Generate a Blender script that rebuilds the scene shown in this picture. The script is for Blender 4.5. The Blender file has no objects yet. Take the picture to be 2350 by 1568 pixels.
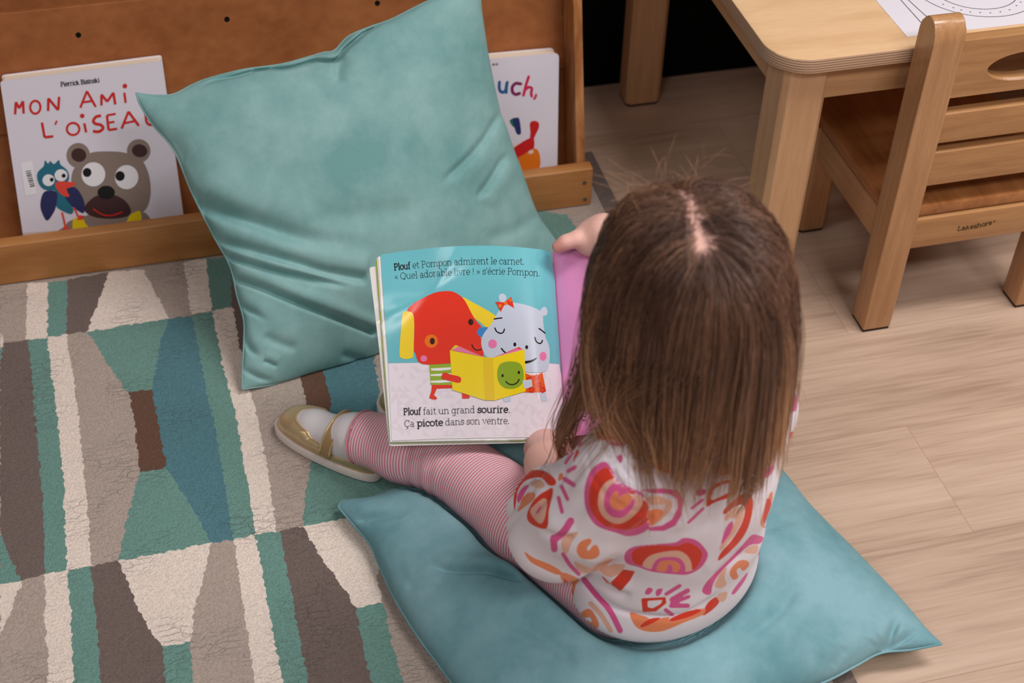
import bpy, bmesh, math, random
import numpy as np
from mathutils import Vector, Matrix
from mathutils.geometry import delaunay_2d_cdt
random.seed(7); RNG = np.random.default_rng(11)
SC = bpy.context.scene
COL = SC.collection

# ------------------------------------------------------------------ camera
CAM_H, FPX, CX, CY = 1.30, 3264.0, 1175.0, 784.0
PITCH, ROLL, YAW = 0.739806, 0.0232004, 0.258553
def cam_axes():
    f = np.array([math.sin(YAW)*math.cos(PITCH), math.cos(YAW)*math.cos(PITCH), -math.sin(PITCH)])
    r = np.array([math.cos(YAW), -math.sin(YAW), 0.0]); u = np.cross(r, f)
    c, s = math.cos(ROLL), math.sin(ROLL)
    return np.array([c*r+s*u, -s*r+c*u, f])
CM = cam_axes(); CO = np.array([0.0, 0.0, CAM_H])
def rays(p):
    p = np.asarray(p, float)
    q = np.stack([(p[..., 0]-CX)/FPX, -(p[..., 1]-CY)/FPX, np.ones(p.shape[:-1])], -1)
    return q @ CM
def on_z(p, z):
    d = rays(p); return CO + d*((z-CAM_H)/d[..., 2])[..., None]
def on_plane(p, p0, n):
    d = rays(p); return CO + d*((np.asarray(p0)-CO) @ np.asarray(n)/(d @ np.asarray(n)))[..., None]
def at_depth(p, t):
    return CO + rays(p)*np.asarray(t, float)[..., None]
def proj(P):
    c = (np.asarray(P)-CO) @ CM.T
    return np.stack([CX+FPX*c[..., 0]/c[..., 2], CY-FPX*c[..., 1]/c[..., 2]], -1), c[..., 2]

cam = bpy.data.cameras.new('camera'); co = bpy.data.objects.new('camera', cam); COL.objects.link(co)
cam.sensor_width = 36.0; cam.lens = FPX/2350*36.0
mw = Matrix.Identity(4)
for i in range(3):
    mw[i][0], mw[i][1], mw[i][2], mw[i][3] = CM[0][i], CM[1][i], -CM[2][i], CO[i]
co.matrix_world = mw; SC.camera = co
cam.dof.use_dof = True; cam.dof.focus_distance = 1.63; cam.dof.aperture_fstop = 5.0
cam.clip_start = 0.05

# ------------------------------------------------------------------ materials
def lin(c):
    out = []
    for v in c:
        v = v/255.0
        out.append(v/12.92 if v <= 0.04045 else ((v+0.055)/1.055)**2.4)
    return out
MATS = {}
def mat(name, rgb, rough=0.6, spec=0.3, metal=0.0, sheen=0.0, noise=None, bump=None, sss=0.0, coat=0.0):
    """rgb 0-255; noise=(scale, amount, detail); bump=(scale, strength, distance)"""
    if name in MATS: return MATS[name]
    m = bpy.data.materials.new(name); m.use_nodes = True
    nt = m.node_tree; b = nt.nodes['Principled BSDF']
    b.inputs['Base Color'].default_value = (*lin(rgb), 1); b.inputs['Roughness'].default_value = rough
    b.inputs['Specular IOR Level'].default_value = spec; b.inputs['Metallic'].default_value = metal
    if sheen: b.inputs['Sheen Weight'].default_value = sheen; b.inputs['Sheen Roughness'].default_value = 0.4
    if sss:
        b.inputs['Subsurface Weight'].default_value = sss; b.inputs['Subsurface Radius'].default_value = (0.008, 0.003, 0.002); b.inputs['Subsurface Scale'].default_value = 1.0
    if coat: b.inputs['Coat Weight'].default_value = coat; b.inputs['Coat Roughness'].default_value = 0.12
    L = nt.links; tc = nt.nodes.new('ShaderNodeTexCoord')
    if noise:
        n = nt.nodes.new('ShaderNodeTexNoise'); n.inputs['Scale'].default_value = noise[0]; n.inputs['Detail'].default_value = noise[2] if len(noise) > 2 else 3
        L.new(tc.outputs['Object'], n.inputs['Vector'])
        mr = nt.nodes.new('ShaderNodeMapRange'); mr.inputs[1].default_value = 0.3; mr.inputs[2].default_value = 0.7
        mr.inputs[3].default_value = 1-noise[1]; mr.inputs[4].default_value = 1+noise[1]
        L.new(n.outputs['Fac'], mr.inputs[0])
        mx = nt.nodes.new('ShaderNodeMix'); mx.data_type = 'RGBA'; mx.blend_type = 'MULTIPLY'; mx.inputs['Factor'].default_value = 1
        mx.inputs['A'].default_value = (*lin(rgb), 1); L.new(mr.outputs[0], mx.inputs['B']); L.new(mx.outputs['Result'], b.inputs['Base Color'])
    if bump:
        n2 = nt.nodes.new('ShaderNodeTexNoise'); n2.inputs['Scale'].default_value = bump[0]; n2.inputs['Detail'].default_value = 3
        L.new(tc.outputs['Object'], n2.inputs['Vector'])
        bp = nt.nodes.new('ShaderNodeBump'); bp.inputs['Strength'].default_value = bump[1]; bp.inputs['Distance'].default_value = bump[2]
        L.new(n2.outputs['Fac'], bp.inputs['Height']); L.new(bp.outputs['Normal'], b.inputs['Normal'])
    MATS[name] = m; return m

def wood(name, dark, light, axis, rough=0.45, spec=0.35, scale=9.0, stretch=14.0, coat=0.0, contrast=(0.35, 0.7), fine=0.15, knots=0.0):
    """procedural grain running along world axis 0/1/2"""
    m = bpy.data.materials.new(name); m.use_nodes = True; nt = m.node_tree; L = nt.links; N = nt.nodes
    b = N['Principled BSDF']; b.inputs['Roughness'].default_value = rough; b.inputs['Specular IOR Level'].default_value = spec
    if coat: b.inputs['Coat Weight'].default_value = coat; b.inputs['Coat Roughness'].default_value = 0.15
    tc = N.new('ShaderNodeTexCoord'); mp = N.new('ShaderNodeMapping'); L.new(tc.outputs['Object'], mp.inputs['Vector'])
    s = [stretch]*3; s[axis] = 1.0; mp.inputs['Scale'].default_value = s
    n = N.new('ShaderNodeTexNoise'); n.inputs['Scale'].default_value = scale; n.inputs['Detail'].default_value = 5; n.inputs['Distortion'].default_value = 0.6
    L.new(mp.outputs[0], n.inputs['Vector'])
    n2 = N.new('ShaderNodeTexNoise'); n2.inputs['Scale'].default_value = scale*7; n2.inputs['Detail'].default_value = 4
    L.new(mp.outputs[0], n2.inputs['Vector'])
    mx0 = N.new('ShaderNodeMix'); mx0.data_type = 'FLOAT'; mx0.inputs[0].default_value = fine
    L.new(n.outputs['Fac'], mx0.inputs[2]); L.new(n2.outputs['Fac'], mx0.inputs[3])
    cr = N.new('ShaderNodeValToRGB'); cr.color_ramp.elements[0].position = contrast[0]; cr.color_ramp.elements[1].position = contrast[1]
    cr.color_ramp.elements[0].color = (*lin(dark), 1); cr.color_ramp.elements[1].color = (*lin(light), 1)
    L.new(mx0.outputs[0], cr.inputs['Fac']); L.new(cr.outputs['Color'], b.inputs['Base Color'])
    MATS[name] = m; return m

# ------------------------------------------------------------------ objects
def tag(o, label=None, cat=None, group=None, kind=None):
    if label: o['label'] = label
    if cat: o['category'] = cat
    if group: o['group'] = group
    if kind: o['kind'] = kind
    return o
def empty(name, loc, label, cat, group=None):
    o = bpy.data.objects.new(name, None); COL.objects.link(o); o.location = loc; o.empty_display_size = 0.05
    return tag(o, label, cat, group)
def link(name, me, parent=None):
    o = bpy.data.objects.new(name, me); COL.objects.link(o)
    if parent is not None:
        o.parent = parent; bpy.context.view_layer.update()
        o.matrix_parent_inverse = parent.matrix_world.inverted()
    return o
def mesh(name, V, F, mats, parent=None, smooth=False, midx=None):
    me = bpy.data.meshes.new(name); V = np.asarray(V, float)
    if isinstance(F, np.ndarray) and F.ndim == 2:
        k = F.shape[1]; nf = len(F)
        me.vertices.add(len(V)); me.vertices.foreach_set('co', V.astype(np.float32).ravel())
        me.loops.add(nf*k); me.loops.foreach_set('vertex_index', F.astype(np.int32).ravel())
        me.polygons.add(nf); me.polygons.foreach_set('loop_start', np.arange(0, nf*k, k, dtype=np.int32))
        me.polygons.foreach_set('loop_total', np.full(nf, k, dtype=np.int32))
        me.update(calc_edges=True)
    else:
        me.from_pydata([tuple(v) for v in V], [], [tuple(int(i) for i in f) for f in F])
    for m in (mats if isinstance(mats, (list, tuple)) else [mats]): me.materials.append(m)
    if midx is not None: me.polygons.foreach_set('material_index', np.asarray(midx, dtype=np.int32))
    me.polygons.foreach_set('use_smooth', np.full(len(me.polygons), smooth, dtype=bool))
    me.update()
    return link(name, me, parent)
def attr(o, name, vals):
    a = o.data.attributes.new(name, 'FLOAT', 'POINT'); a.data.foreach_set('value', np.asarray(vals, np.float32))
def bm_obj(name, bm, m, parent=None, bevel=0.0, seg=2, smooth=False):
    if bevel > 0:
        bmesh.ops.bevel(bm, geom=bm.edges[:], offset=bevel, segments=seg, affect='EDGES', profile=0.6, clamp_overlap=True)
    bmesh.ops.recalc_face_normals(bm, faces=bm.faces[:])
    me = bpy.data.meshes.new(name); bm.to_mesh(me); bm.free(); me.materials.append(m)
    if smooth:
        me.polygons.foreach_set('use_smooth', np.ones(len(me.polygons), dtype=bool))
    o = link(name, me, parent)
    if smooth:
        try: me.set_sharp_from_angle(angle=0.6)
        except Exception: pass
    return o
def box(name, lo, hi, m, parent=None, bevel=0.002, seg=2):
    bm = bmesh.new(); bmesh.ops.create_cube(bm, size=1)
    lo = Vector(lo); hi = Vector(hi)
    for v in bm.verts: v.co = Vector([(lo[i]+hi[i])/2+v.co[i]*(hi[i]-lo[i]) for i in range(3)])
    return bm_obj(name, bm, m, parent, bevel, seg, smooth=bevel > 0)
def prism(name, prof, m, parent=None, bevel=0.0, seg=2, smooth=False):
    """prof = (bottom ring, top ring) of matching 3D points"""
    a, b = prof; n = len(a); bm = bmesh.new()
    va = [bm.verts.new(tuple(p)) for p in a]; vb = [bm.verts.new(tuple(p)) for p in b]
    bm.faces.new(va[::-1]); bm.faces.new(vb)
    for i in range(n): bm.faces.new([va[i], va[(i+1) % n], vb[(i+1) % n], vb[i]])
    return bm_obj(name, bm, m, parent, bevel, seg, smooth=smooth)
def cyl(name, p, axis, r, h, m, parent=None, n=24):
    p = np.array(p, float); a = np.array(axis, float); a /= np.linalg.norm(a)
    t = np.cross(a, [0, 0, 1.0]) if abs(a[2]) < 0.9 else np.cross(a, [1.0, 0, 0]); t /= np.linalg.norm(t); b = np.cross(a, t)
    ring = [p+r*(math.cos(2*math.pi*k/n)*t+math.sin(2*math.pi*k/n)*b) for k in range(n)]
    return prism(name, (ring, [q+a*h for q in ring]), m, parent, smooth=True)
def tube(pts, r, n=8, closed=False, flat=None):
    """tube verts/faces along a polyline; r scalar or per-point"""
    P = np.asarray(pts, float); k = len(P); r = np.broadcast_to(np.asarray(r, float), (k,))
    T = np.roll(P, -1, 0)-np.roll(P, 1, 0)
    if not closed: T[0] = P[1]-P[0]; T[-1] = P[-1]-P[-2]
    T /= np.linalg.norm(T, axis=1)[:, None]+1e-12
    V = []; up = np.array([0, 0, 1.0]) if abs(T[0][2]) < 0.9 else np.array([1.0, 0, 0])
    a = np.cross(T[0], up); a /= np.linalg.norm(a)
    for i in range(k):
        a = a-T[i]*np.dot(a, T[i]); a /= np.linalg.norm(a); b = np.cross(T[i], a)
        for j in range(n):
            w = 2*math.pi*j/n; V.append(P[i]+r[i]*(math.cos(w)*a+math.sin(w)*b))
    F = []
    for i in range(k if closed else k-1):
        for j in range(n):
            F.append((i*n+j, i*n+(j+1) % n, ((i+1) % k)*n+(j+1) % n, ((i+1) % k)*n+j))
    if not closed: F.append(tuple(range(n))[::-1]); F.append(tuple(range((k-1)*n, k*n)))
    return V, F
def spline(pts, n=8, closed=False):
    """Catmull-Rom through points (any dimension)"""
    P = np.asarray(pts, float); k = len(P); out = []
    for i in range(k if closed else k-1):
        p1, p2 = P[i], P[(i+1) % k]
        p0 = P[i-1] if (closed or i > 0) else 2*p1-p2
        p3 = P[(i+2) % k] if (closed or i+2 < k) else 2*p2-p1
        for j in range(n):
            t = j/n
            out.append(0.5*(2*p1+(p2-p0)*t+(2*p0-5*p1+4*p2-p3)*t*t+(3*p1-p0-3*p2+p3)*t**3))
    if not closed: out.append(P[-1])
    return np.array(out)

# ------------------------------------------------------------------ printed / woven flat art
def inside(poly, q):
    poly = np.asarray(poly, float); q = np.asarray(q, float); r = np.zeros(len(q), bool); n = len(poly)
    for i in range(n):
        (x1, y1), (x2, y2) = poly[i], poly[(i+1) % n]
        c = ((y1 > q[:, 1]) != (y2 > q[:, 1]))
        if c.any():
            xx = x1+(q[:, 1]-y1)*(x2-x1)/(y2-y1+1e-12); r ^= c & (q[:, 0] < xx)
    return r
def fill(poly, grid=None):
    """triangulate a 2D polygon, with interior points when it must follow a curved sheet"""
    poly = [tuple(p) for p in poly]; clean = [poly[0]]
    for p in poly[1:]:
        if abs(p[0]-clean[-1][0])+abs(p[1]-clean[-1][1]) > 1e-4: clean.append(p)
    if abs(clean[0][0]-clean[-1][0])+abs(clean[0][1]-clean[-1][1]) < 1e-4: clean.pop()
    if grid:
        dense = []
        for i in range(len(clean)):
            a, b = np.array(clean[i]), np.array(clean[(i+1) % len(clean)]); k = max(1, int(np.linalg.norm(b-a)/grid))
            dense += [tuple(a+(b-a)*j/k) for j in range(k)]
        clean = dense
    V = [Vector(p) for p in clean]; E = [(i, (i+1) % len(V)) for i in range(len(V))]; n0 = len(V)
    if grid:
        a = np.array(clean); lo, hi = a.min(0), a.max(0)
        gx, gy = np.meshgrid(np.arange(lo[0]+grid/2, hi[0], grid), np.arange(lo[1]+grid/2, hi[1], grid))
        g = np.stack([gx.ravel(), gy.ravel()], 1)
        if len(g): V += [Vector(p) for p in g[inside(a, g)]]
    r = delaunay_2d_cdt(V, E, [list(range(n0))], 1, 1e-5)
    return np.array([tuple(v) for v in r[0]]), [tuple(f) for f in r[2]]
class Art:
    """collects coloured shapes on one sheet; to3d(points2d, lift) places them"""
    def __init__(s, to3d, grid=None, step=0.00012): s.to3d = to3d; s.grid = grid; s.step = step; s.V = []; s.F = []; s.M = []; s.mats = []
    def add(s, poly, m, layer, grid=None):
        v, f = fill(poly, grid or s.grid); base = sum(len(x) for x in s.V)
        s.n = getattr(s, 'n', 0)+1; v3 = s.to3d(v, layer*s.step+2e-6*(s.n % 40))
        if m not in s.mats: s.mats.append(m)
        k = s.mats.index(m); out = []
        for t in f:
            a, b, c = v3[t[0]], v3[t[1]], v3[t[2]]
            if np.dot(np.cross(b-a, c-a), CO-a) < 0: t = t[::-1]
            out.append(tuple(base+i for i in t))
        s.V.append(v3); s.F += out; s.M += [k]*len(out)
    def build(s, name, parent=None, smooth=False): return mesh(name, np.concatenate(s.V), s.F, s.mats, parent, smooth, s.M)
def ell(cx, cy, rx, ry, rot=0, n=28):
    t = np.linspace(0, 2*math.pi, n, endpoint=False); c, s_ = math.cos(rot), math.sin(rot)
    x, y = rx*np.cos(t), ry*np.sin(t); return np.stack([cx+x*c-y*s_, cy+x*s_+y*c], 1)
def stroke(pts, w, rnd=True):
    """outline of a brush stroke, width w (scalar or per point)"""
    P = np.asarray(pts, float); k = len(P); w = np.broadcast_to(np.asarray(w, float), (k,))/2
    T = np.gradient(P, axis=0); T /= np.linalg.norm(T, axis=1)[:, None]+1e-9; Nn = np.stack([-T[:, 1], T[:, 0]], 1)
    a = P+Nn*w[:, None]; b = P-Nn*w[:, None]
    if not rnd: return np.concatenate([a, b[::-1]])
    e = []; ang = math.atan2(Nn[-1][1], Nn[-1][0])
    for j in range(1, 6): t = ang-math.pi*j/6; e.append(P[-1]+w[-1]*np.array([math.cos(t), math.sin(t)]))
    s0 = []; ang = math.atan2(-Nn[0][1], -Nn[0][0])
    for j in range(1, 6): t = ang-math.pi*j/6; s0.append(P[0]+w[0]*np.array([math.cos(t), math.sin(t)]))
    return np.concatenate([a, e, b[::-1], s0])
def tr(pts, ox, oy, s): return np.asarray(pts, float)/s+np.array([ox, oy])
def sm(pts, n=4): return spline(pts, n, True)

# ------------------------------------------------------------------ slab lettering drawn as strokes
def arc(cx, cy, rx, ry, a0, a1, n=14):
    t = np.radians(np.linspace(a0, a1, n)); return np.stack([cx+rx*np.cos(t), cy+ry*np.sin(t)], 1).tolist()
def sf(x, y, w=0.2): return [(x-w, y), (x+w, y)]
GL = {
 'o': (1.0, [arc(.5, .5, .42, .5, 0, 360, 24)]), 'e': (.98, [[(.1, .52), (.9, .52)], arc(.5, .5, .4, .5, 2, 318, 20)]),
 'c': (.92, [arc(.5, .5, .4, .5, 42, 318, 18), [(.8, .62), (.8, .98)]]),
 'a': (1.02, [[(.16, .78)]+arc(.44, .68, .3, .32, 120, 0, 8)+[(.74, 0)], arc(.42, .28, .32, .28, 20, 340, 16), [(.74, .0), (.98, .0)]]),
 'd': (1.15, [arc(.46, .5, .38, .5, 0, 360, 22), [(.84, 0), (.84, 1.5)], [(.62, 1.5), (.84, 1.5)], [(.84, 0), (1.08, 0)]]),
 'b': (1.12, [arc(.64, .5, .38, .5, 0, 360, 22), [(.24, 0), (.24, 1.5)], [(.02, 1.5), (.24, 1.5)]]),
 'p': (1.15, [arc(.66, .5, .38, .5, 0, 360, 22), [(.26, -.5), (.26, 1)], sf(.26, -.5), [(.04, 1), (.26, 1)]]),
 'g': (1.12, [arc(.46, .5, .38, .48, 0, 360, 22), [(.84, 1), (.84, -.2)]+arc(.5, -.2, .34, .3, 0, -150, 10), [(.84, 1), (1.05, 1)]]),
 'l': (.56, [[(.28, 0), (.28, 1.5)], sf(.28, 0), [(.06, 1.5), (.28, 1.5)]]), 'i': (.56, [[(.28, 0), (.28, 1)], sf(.28, 0), [(.06, 1), (.28, 1)], [(.18, 1.38), (.38, 1.38)]]),
 't': (.7, [[(.3, 1.38), (.3, .2)]+arc(.5, .2, .2, .2, 180, 320, 6), [(.04, 1), (.62, 1)]]),
 'f': (.66, [[(.26, 0), (.26, 1.15)]+arc(.5, 1.15, .24, .33, 180, 40, 8), [(.04, 1), (.58, 1)], sf(.28, 0)]),
 'r': (.82, [[(.24, 0), (.24, 1)], sf(.26, 0), [(.04, 1), (.24, 1)], [(.24, .55)]+arc(.58, .62, .32, .38, 160, 60, 8)]),
 'n': (1.25, [[(.24, 0), (.24, 1)], sf(.24, 0), [(.04, 1), (.24, 1)], [(.24, .6)]+arc(.6, .62, .36, .38, 170, 0, 10)+[(.96, 0)], sf(.97, 0)]),
 'm': (1.85, [[(.24, 0), (.24, 1)], sf(.24, 0), [(.04, 1), (.24, 1)], [(.24, .6)]+arc(.58, .64, .33, .36, 170, 0, 10)+[(.91, 0)], sf(.91, 0), [(.91, .6)]+arc(1.25, .64, .33, .36, 170, 0, 10)+[(1.58, 0)], sf(1.58, 0)]),
 'u': (1.25, [[(.04, 1), (.24, 1), (.24, .38)]+arc(.6, .38, .36, .38, 180, 350, 10), [(.76, 1), (.96, 1), (.96, 0)], [(.96, 0), (1.18, 0)]]),
 'v': (1.0, [[(.12, 1), (.5, 0), (.88, 1)], sf(.14, 1, .16), sf(.86, 1, .16)]),
 's': (.85, [[(.74, .78)]+arc(.44, .74, .29, .26, 50, 200, 8)+[(.3, .55), (.6, .46)]+arc(.43, .26, .31, .26, 30, -160, 10), [(.76, .7), (.76, .98)], [(.1, .02), (.1, .3)]]),
 'h': (1.25, [[(.24, 0), (.24, 1.5)], sf(.24, 0), [(.04, 1.5), (.24, 1.5)], [(.24, .6)]+arc(.6, .62, .36, .38, 170, 0, 10)+[(.96, 0)], sf(.97, 0)]),
 'k': (1.15, [[(.24, 0), (.24, 1.5)], sf(.24, 0), [(.24, .4), (.8, 1)], [(.45, .62), (.9, 0)], sf(.92, 0, .16)]),
 'P': (1.15, [[(.25, 0), (.25, 1.4)], sf(.27, 0, .24), [(.04, 1.4), (.65, 1.4)]+arc(.65, 1.03, .36, .37, 90, -90, 10)+[(.25, .66)]]),
 'B': (1.2, [[(.25, 0), (.25, 1.4)], [(.04, 1.4), (.65, 1.4)]+arc(.65, 1.07, .32, .33, 90, -90, 8)+[(.25, .74)], [(.04, 0), (.68, 0)]+arc(.68, .37, .37, .37, -90, 90, 8)]),
 'L': (1.1, [[(.25, 0), (.25, 1.4)], sf(.25, 1.4), [(.04, 0), (.95, 0), (.95, .3)]]),
 'Q': (1.4, [arc(.7, .7, .6, .7, 0, 360, 26), [(.75, .25), (1.2, -.2)]]), 'C': (1.35, [arc(.7, .7, .58, .7, 45, 315, 20), [(1.12, .95), (1.12, 1.4)]]),
 'E': (1.15, [[(.25, 0), (.25, 1.4)], [(.04, 1.4), (.95, 1.4), (.95, 1.1)], [(.25, .72), (.75, .72)], [(.04, 0), (.98, 0), (.98, .32)]]),
 '.': (.42, [[(.1, .1), (.3, .1)], [(.1, .04), (.3, .04)]]), '!': (.5, [[(.22, .45), (.22, 1.4)], [(.12, .08), (.32, .08)]]), "'": (.38, [[(.22, 1.45), (.16, 1.05)]]),
 '<': (.9, [[(.42, .85), (.15, .5), (.42, .15)], [(.78, .85), (.5, .5), (.78, .15)]]), '>': (.9, [[(.12, .85), (.4, .5), (.12, .15)], [(.48, .85), (.76, .5), (.48, .15)]]),
 ' ': (.5, []),
}
GL['1'] = (GL['e'][0], GL['e'][1]+[[(.42, 1.22), (.68, 1.5)]])                      # e with an acute accent
GL['2'] = (GL['E'][0], GL['E'][1]+[[(.3, 1.6), (.55, 1.85), (.8, 1.6)]])            # E with a circumflex
GL['3'] = (GL['C'][0], GL['C'][1]+[[(.7, 0), (.66, -.18), (.84, -.28), (.7, -.48), (.5, -.46)]])   # C with a cedilla
def write(art, runs, base, xh, m, layer, slant=0.0, grid=40):
    """runs=[(text, stroke weight, width factor)], laid along the polyline base"""
    B = spline(base, 10); seg = np.linalg.norm(np.diff(B, axis=0), axis=1); S = np.concatenate([[0], np.cumsum(seg)])
    tot = sum(GL[ch][0]*wf for tx, _, wf in runs for ch in tx); k = S[-1]/tot; x = 0
    for tx, wt, wf in runs:
        for ch in tx:
            adv, st = GL[ch]
            for s in st:
                s = np.array(s, float); q = []
                for (gx, gy) in s:
                    d = min(max((x+(gx+slant*gy)*wf)*k, 0), S[-1]); i = min(np.searchsorted(S, d, 'right')-1, len(seg)-1); i = max(i, 0)
                    t = (B[i+1]-B[i])/(seg[i]+1e-9); p = B[i]+t*(d-S[i]); n = np.array([t[1], -t[0]]); q.append(p+n*gy*xh)
                if len(q) == 2: q = [q[0], (q[0]+q[1])/2, q[1]]
                if len(q) > 8 and np.linalg.norm(q[0]-q[-1]) < 0.3: parts = [q[:len(q)//2+2], q[len(q)//2:]+q[:2]]
                else: parts = [q]
                for q in parts: art.add(stroke(np.array(q), wt*xh, False), m, layer, grid)
            x += adv*wf
# ================================================================== the setting
def floor_mat():
    m = bpy.data.materials.new('oak_vinyl_planks'); m.use_nodes = True; nt = m.node_tree; N = nt.nodes; L = nt.links
    b = N['Principled BSDF']; b.inputs['Roughness'].default_value = 0.42; b.inputs['Specular IOR Level'].default_value = 0.35
    tc = N.new('ShaderNodeTexCoord')
    br = N.new('ShaderNodeTexBrick'); br.offset = 0.37; br.inputs['Scale'].default_value = 1.0
    br.inputs['Brick Width'].default_value = 1.22; br.inputs['Row Height'].default_value = 0.18; br.inputs['Mortar Size'].default_value = 0.0004
    br.inputs['Color1'].default_value = (0.25, 0.25, 0.25, 1); br.inputs['Color2'].default_value = (0.75, 0.75, 0.75, 1); br.inputs['Mortar'].default_value = (0, 0, 0, 1)
    mp0 = N.new('ShaderNodeMapping'); mp0.inputs['Location'].default_value = (0.401, -0.028, 0); L.new(tc.outputs['Object'], mp0.inputs[0]); L.new(mp0.outputs[0], br.inputs['Vector'])
    ad = N.new('ShaderNodeVectorMath'); ad.operation = 'MULTIPLY_ADD'; ad.inputs[1].default_value = (3, 7, 5); L.new(br.outputs['Color'], ad.inputs[0]); L.new(tc.outputs['Object'], ad.inputs[2])
    def grain(sc, sx, det, dist):
        mp = N.new('ShaderNodeMapping'); mp.inputs['Scale'].default_value = sx; L.new(ad.outputs[0], mp.inputs[0])
        n = N.new('ShaderNodeTexNoise'); n.inputs['Scale'].default_value = sc; n.inputs['Detail'].default_value = det; n.inputs['Distortion'].default_value = dist
        L.new(mp.outputs[0], n.inputs['Vector']); return n
    g1 = grain(6, (0.5, 5, 1), 4, 0.5); g2 = grain(22, (0.45, 10, 1), 4, 0.4); g3 = grain(2.2, (1, 2, 1), 2, 0)
    def mixf(a, b_, f):
        x = N.new('ShaderNodeMix'); x.data_type = 'FLOAT'; x.inputs[0].default_value = f; L.new(a, x.inputs[2]); L.new(b_, x.inputs[3]); return x.outputs[0]
    f = mixf(mixf(g1.outputs['Fac'], g2.outputs['Fac'], 0.45), g3.outputs['Fac'], 0.25)
    cr = N.new('ShaderNodeValToRGB'); e = cr.color_ramp.elements
    e[0].position = 0.33; e[0].color = (*lin((166, 138, 118)), 1); e[1].position = 0.62; e[1].color = (*lin((206, 179, 157)), 1)
    k = cr.color_ramp.elements.new(0.47); k.color = (*lin((192, 164, 142)), 1)
    L.new(f, cr.inputs['Fac'])
    mx = N.new('ShaderNodeMix'); mx.data_type = 'RGBA'; mx.inputs['A'].default_value = (0, 0, 0, 1)
    L.new(br.outputs['Fac'], mx.inputs['Factor']); L.new(cr.outputs['Color'], mx.inputs['A']); mx.inputs['B'].default_value = (*lin((164, 132, 111)), 1)
    L.new(mx.outputs['Result'], b.inputs['Base Color'])
    return m
fl = box('floor', (-3.0, -2.5, -0.1), (4.0, 1.99, 0.0), floor_mat(), None, 0); tag(fl, kind='structure')
black = mat('black_wall_paint', (13, 14, 13), 0.85, 0.08)
wb = box('wall_back', (-3.0, 1.968, 0.0), (4.0, 2.06, 2.7), black, None, 0); tag(wb, kind='structure')

# ================================================================== rug
RUG_T = 0.012
def rug_mat(name, rgb):
    m = bpy.data.materials.new(name); m.use_nodes = True; nt = m.node_tree; N = nt.nodes; L = nt.links; b = N['Principled BSDF']
    b.inputs['Roughness'].default_value = 0.95; b.inputs['Specular IOR Level'].default_value = 0.05; b.inputs['Sheen Weight'].default_value = 0.1
    tc = N.new('ShaderNodeTexCoord')
    n1 = N.new('ShaderNodeTexNoise'); n1.inputs['Scale'].default_value = 420; n1.inputs['Detail'].default_value = 2; L.new(tc.outputs['Object'], n1.inputs['Vector'])
    mp = N.new('ShaderNodeMapping'); mp.inputs['Scale'].default_value = (0.6, 1.7, 1); L.new(tc.outputs['Object'], mp.inputs[0])
    wp = N.new('ShaderNodeTexNoise'); wp.inputs['Scale'].default_value = 60; wp.inputs['Detail'].default_value = 3; L.new(tc.outputs['Object'], wp.inputs['Vector'])
    av = N.new('ShaderNodeVectorMath'); av.operation = 'MULTIPLY_ADD'; av.inputs[1].default_value = (0.02, 0.02, 0); L.new(wp.outputs['Color'], av.inputs[0]); L.new(mp.outputs[0], av.inputs[2])
    vo = N.new('ShaderNodeTexVoronoi'); vo.feature = 'DISTANCE_TO_EDGE'; vo.inputs['Scale'].default_value = 68; L.new(av.outputs[0], vo.inputs['Vector'])
    cr = N.new('ShaderNodeMapRange'); cr.inputs[1].default_value = 0.0; cr.inputs[2].default_value = 0.10; cr.inputs[3].default_value = 0.35; cr.inputs[4].default_value = 1; L.new(vo.outputs['Distance'], cr.inputs[0])
    msk = N.new('ShaderNodeTexNoise'); msk.inputs['Scale'].default_value = 14; msk.inputs['Detail'].default_value = 2; L.new(tc.outputs['Object'], msk.inputs['Vector'])
    mk = N.new('ShaderNodeMapRange'); mk.inputs[1].default_value = 0.46; mk.inputs[2].default_value = 0.66; mk.inputs[3].default_value = 0; mk.inputs[4].default_value = 0.6; L.new(msk.outputs['Fac'], mk.inputs[0])
    cm = N.new('ShaderNodeMix'); cm.data_type = 'FLOAT'; cm.inputs[2].default_value = 1.0; L.new(mk.outputs[0], cm.inputs[0]); L.new(cr.outputs[0], cm.inputs[3])
    hs = N.new('ShaderNodeMath'); hs.operation = 'MULTIPLY_ADD'; hs.inputs[1].default_value = 0.45; L.new(n1.outputs['Fac'], hs.inputs[0]); L.new(cm.outputs[0], hs.inputs[2])
    bp = N.new('ShaderNodeBump'); bp.inputs['Strength'].default_value = 0.9; bp.inputs['Distance'].default_value = 0.0035; L.new(hs.outputs[0], bp.inputs['Height']); L.new(bp.outputs[0], b.inputs['Normal'])
    mr = N.new('ShaderNodeMapRange'); mr.inputs[1].default_value = 0.3; mr.inputs[2].default_value = 0.7; mr.inputs[3].default_value = 0.82; mr.inputs[4].default_value = 1.1; L.new(n1.outputs['Fac'], mr.inputs[0])
    mx = N.new('ShaderNodeMix'); mx.data_type = 'RGBA'; mx.blend_type = 'MULTIPLY'; mx.inputs['Factor'].default_value = 1; mx.inputs['A'].default_value = (*lin(rgb), 1)
    L.new(mr.outputs[0], mx.inputs['B']); L.new(mx.outputs['Result'], b.inputs['Base Color'])
    return m
RM = {'W': rug_mat('cream_pile', (232, 216, 203)), 'G': rug_mat('light_grey_pile', (176, 160, 149)), 'D': rug_mat('charcoal_pile', (116, 101, 95)),
      'T': rug_mat('sage_teal_pile', (110, 148, 138)), 'B': rug_mat('deep_teal_pile', (84, 126, 134)), 'N': rug_mat('brown_pile', (105, 76, 62))}
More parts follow.
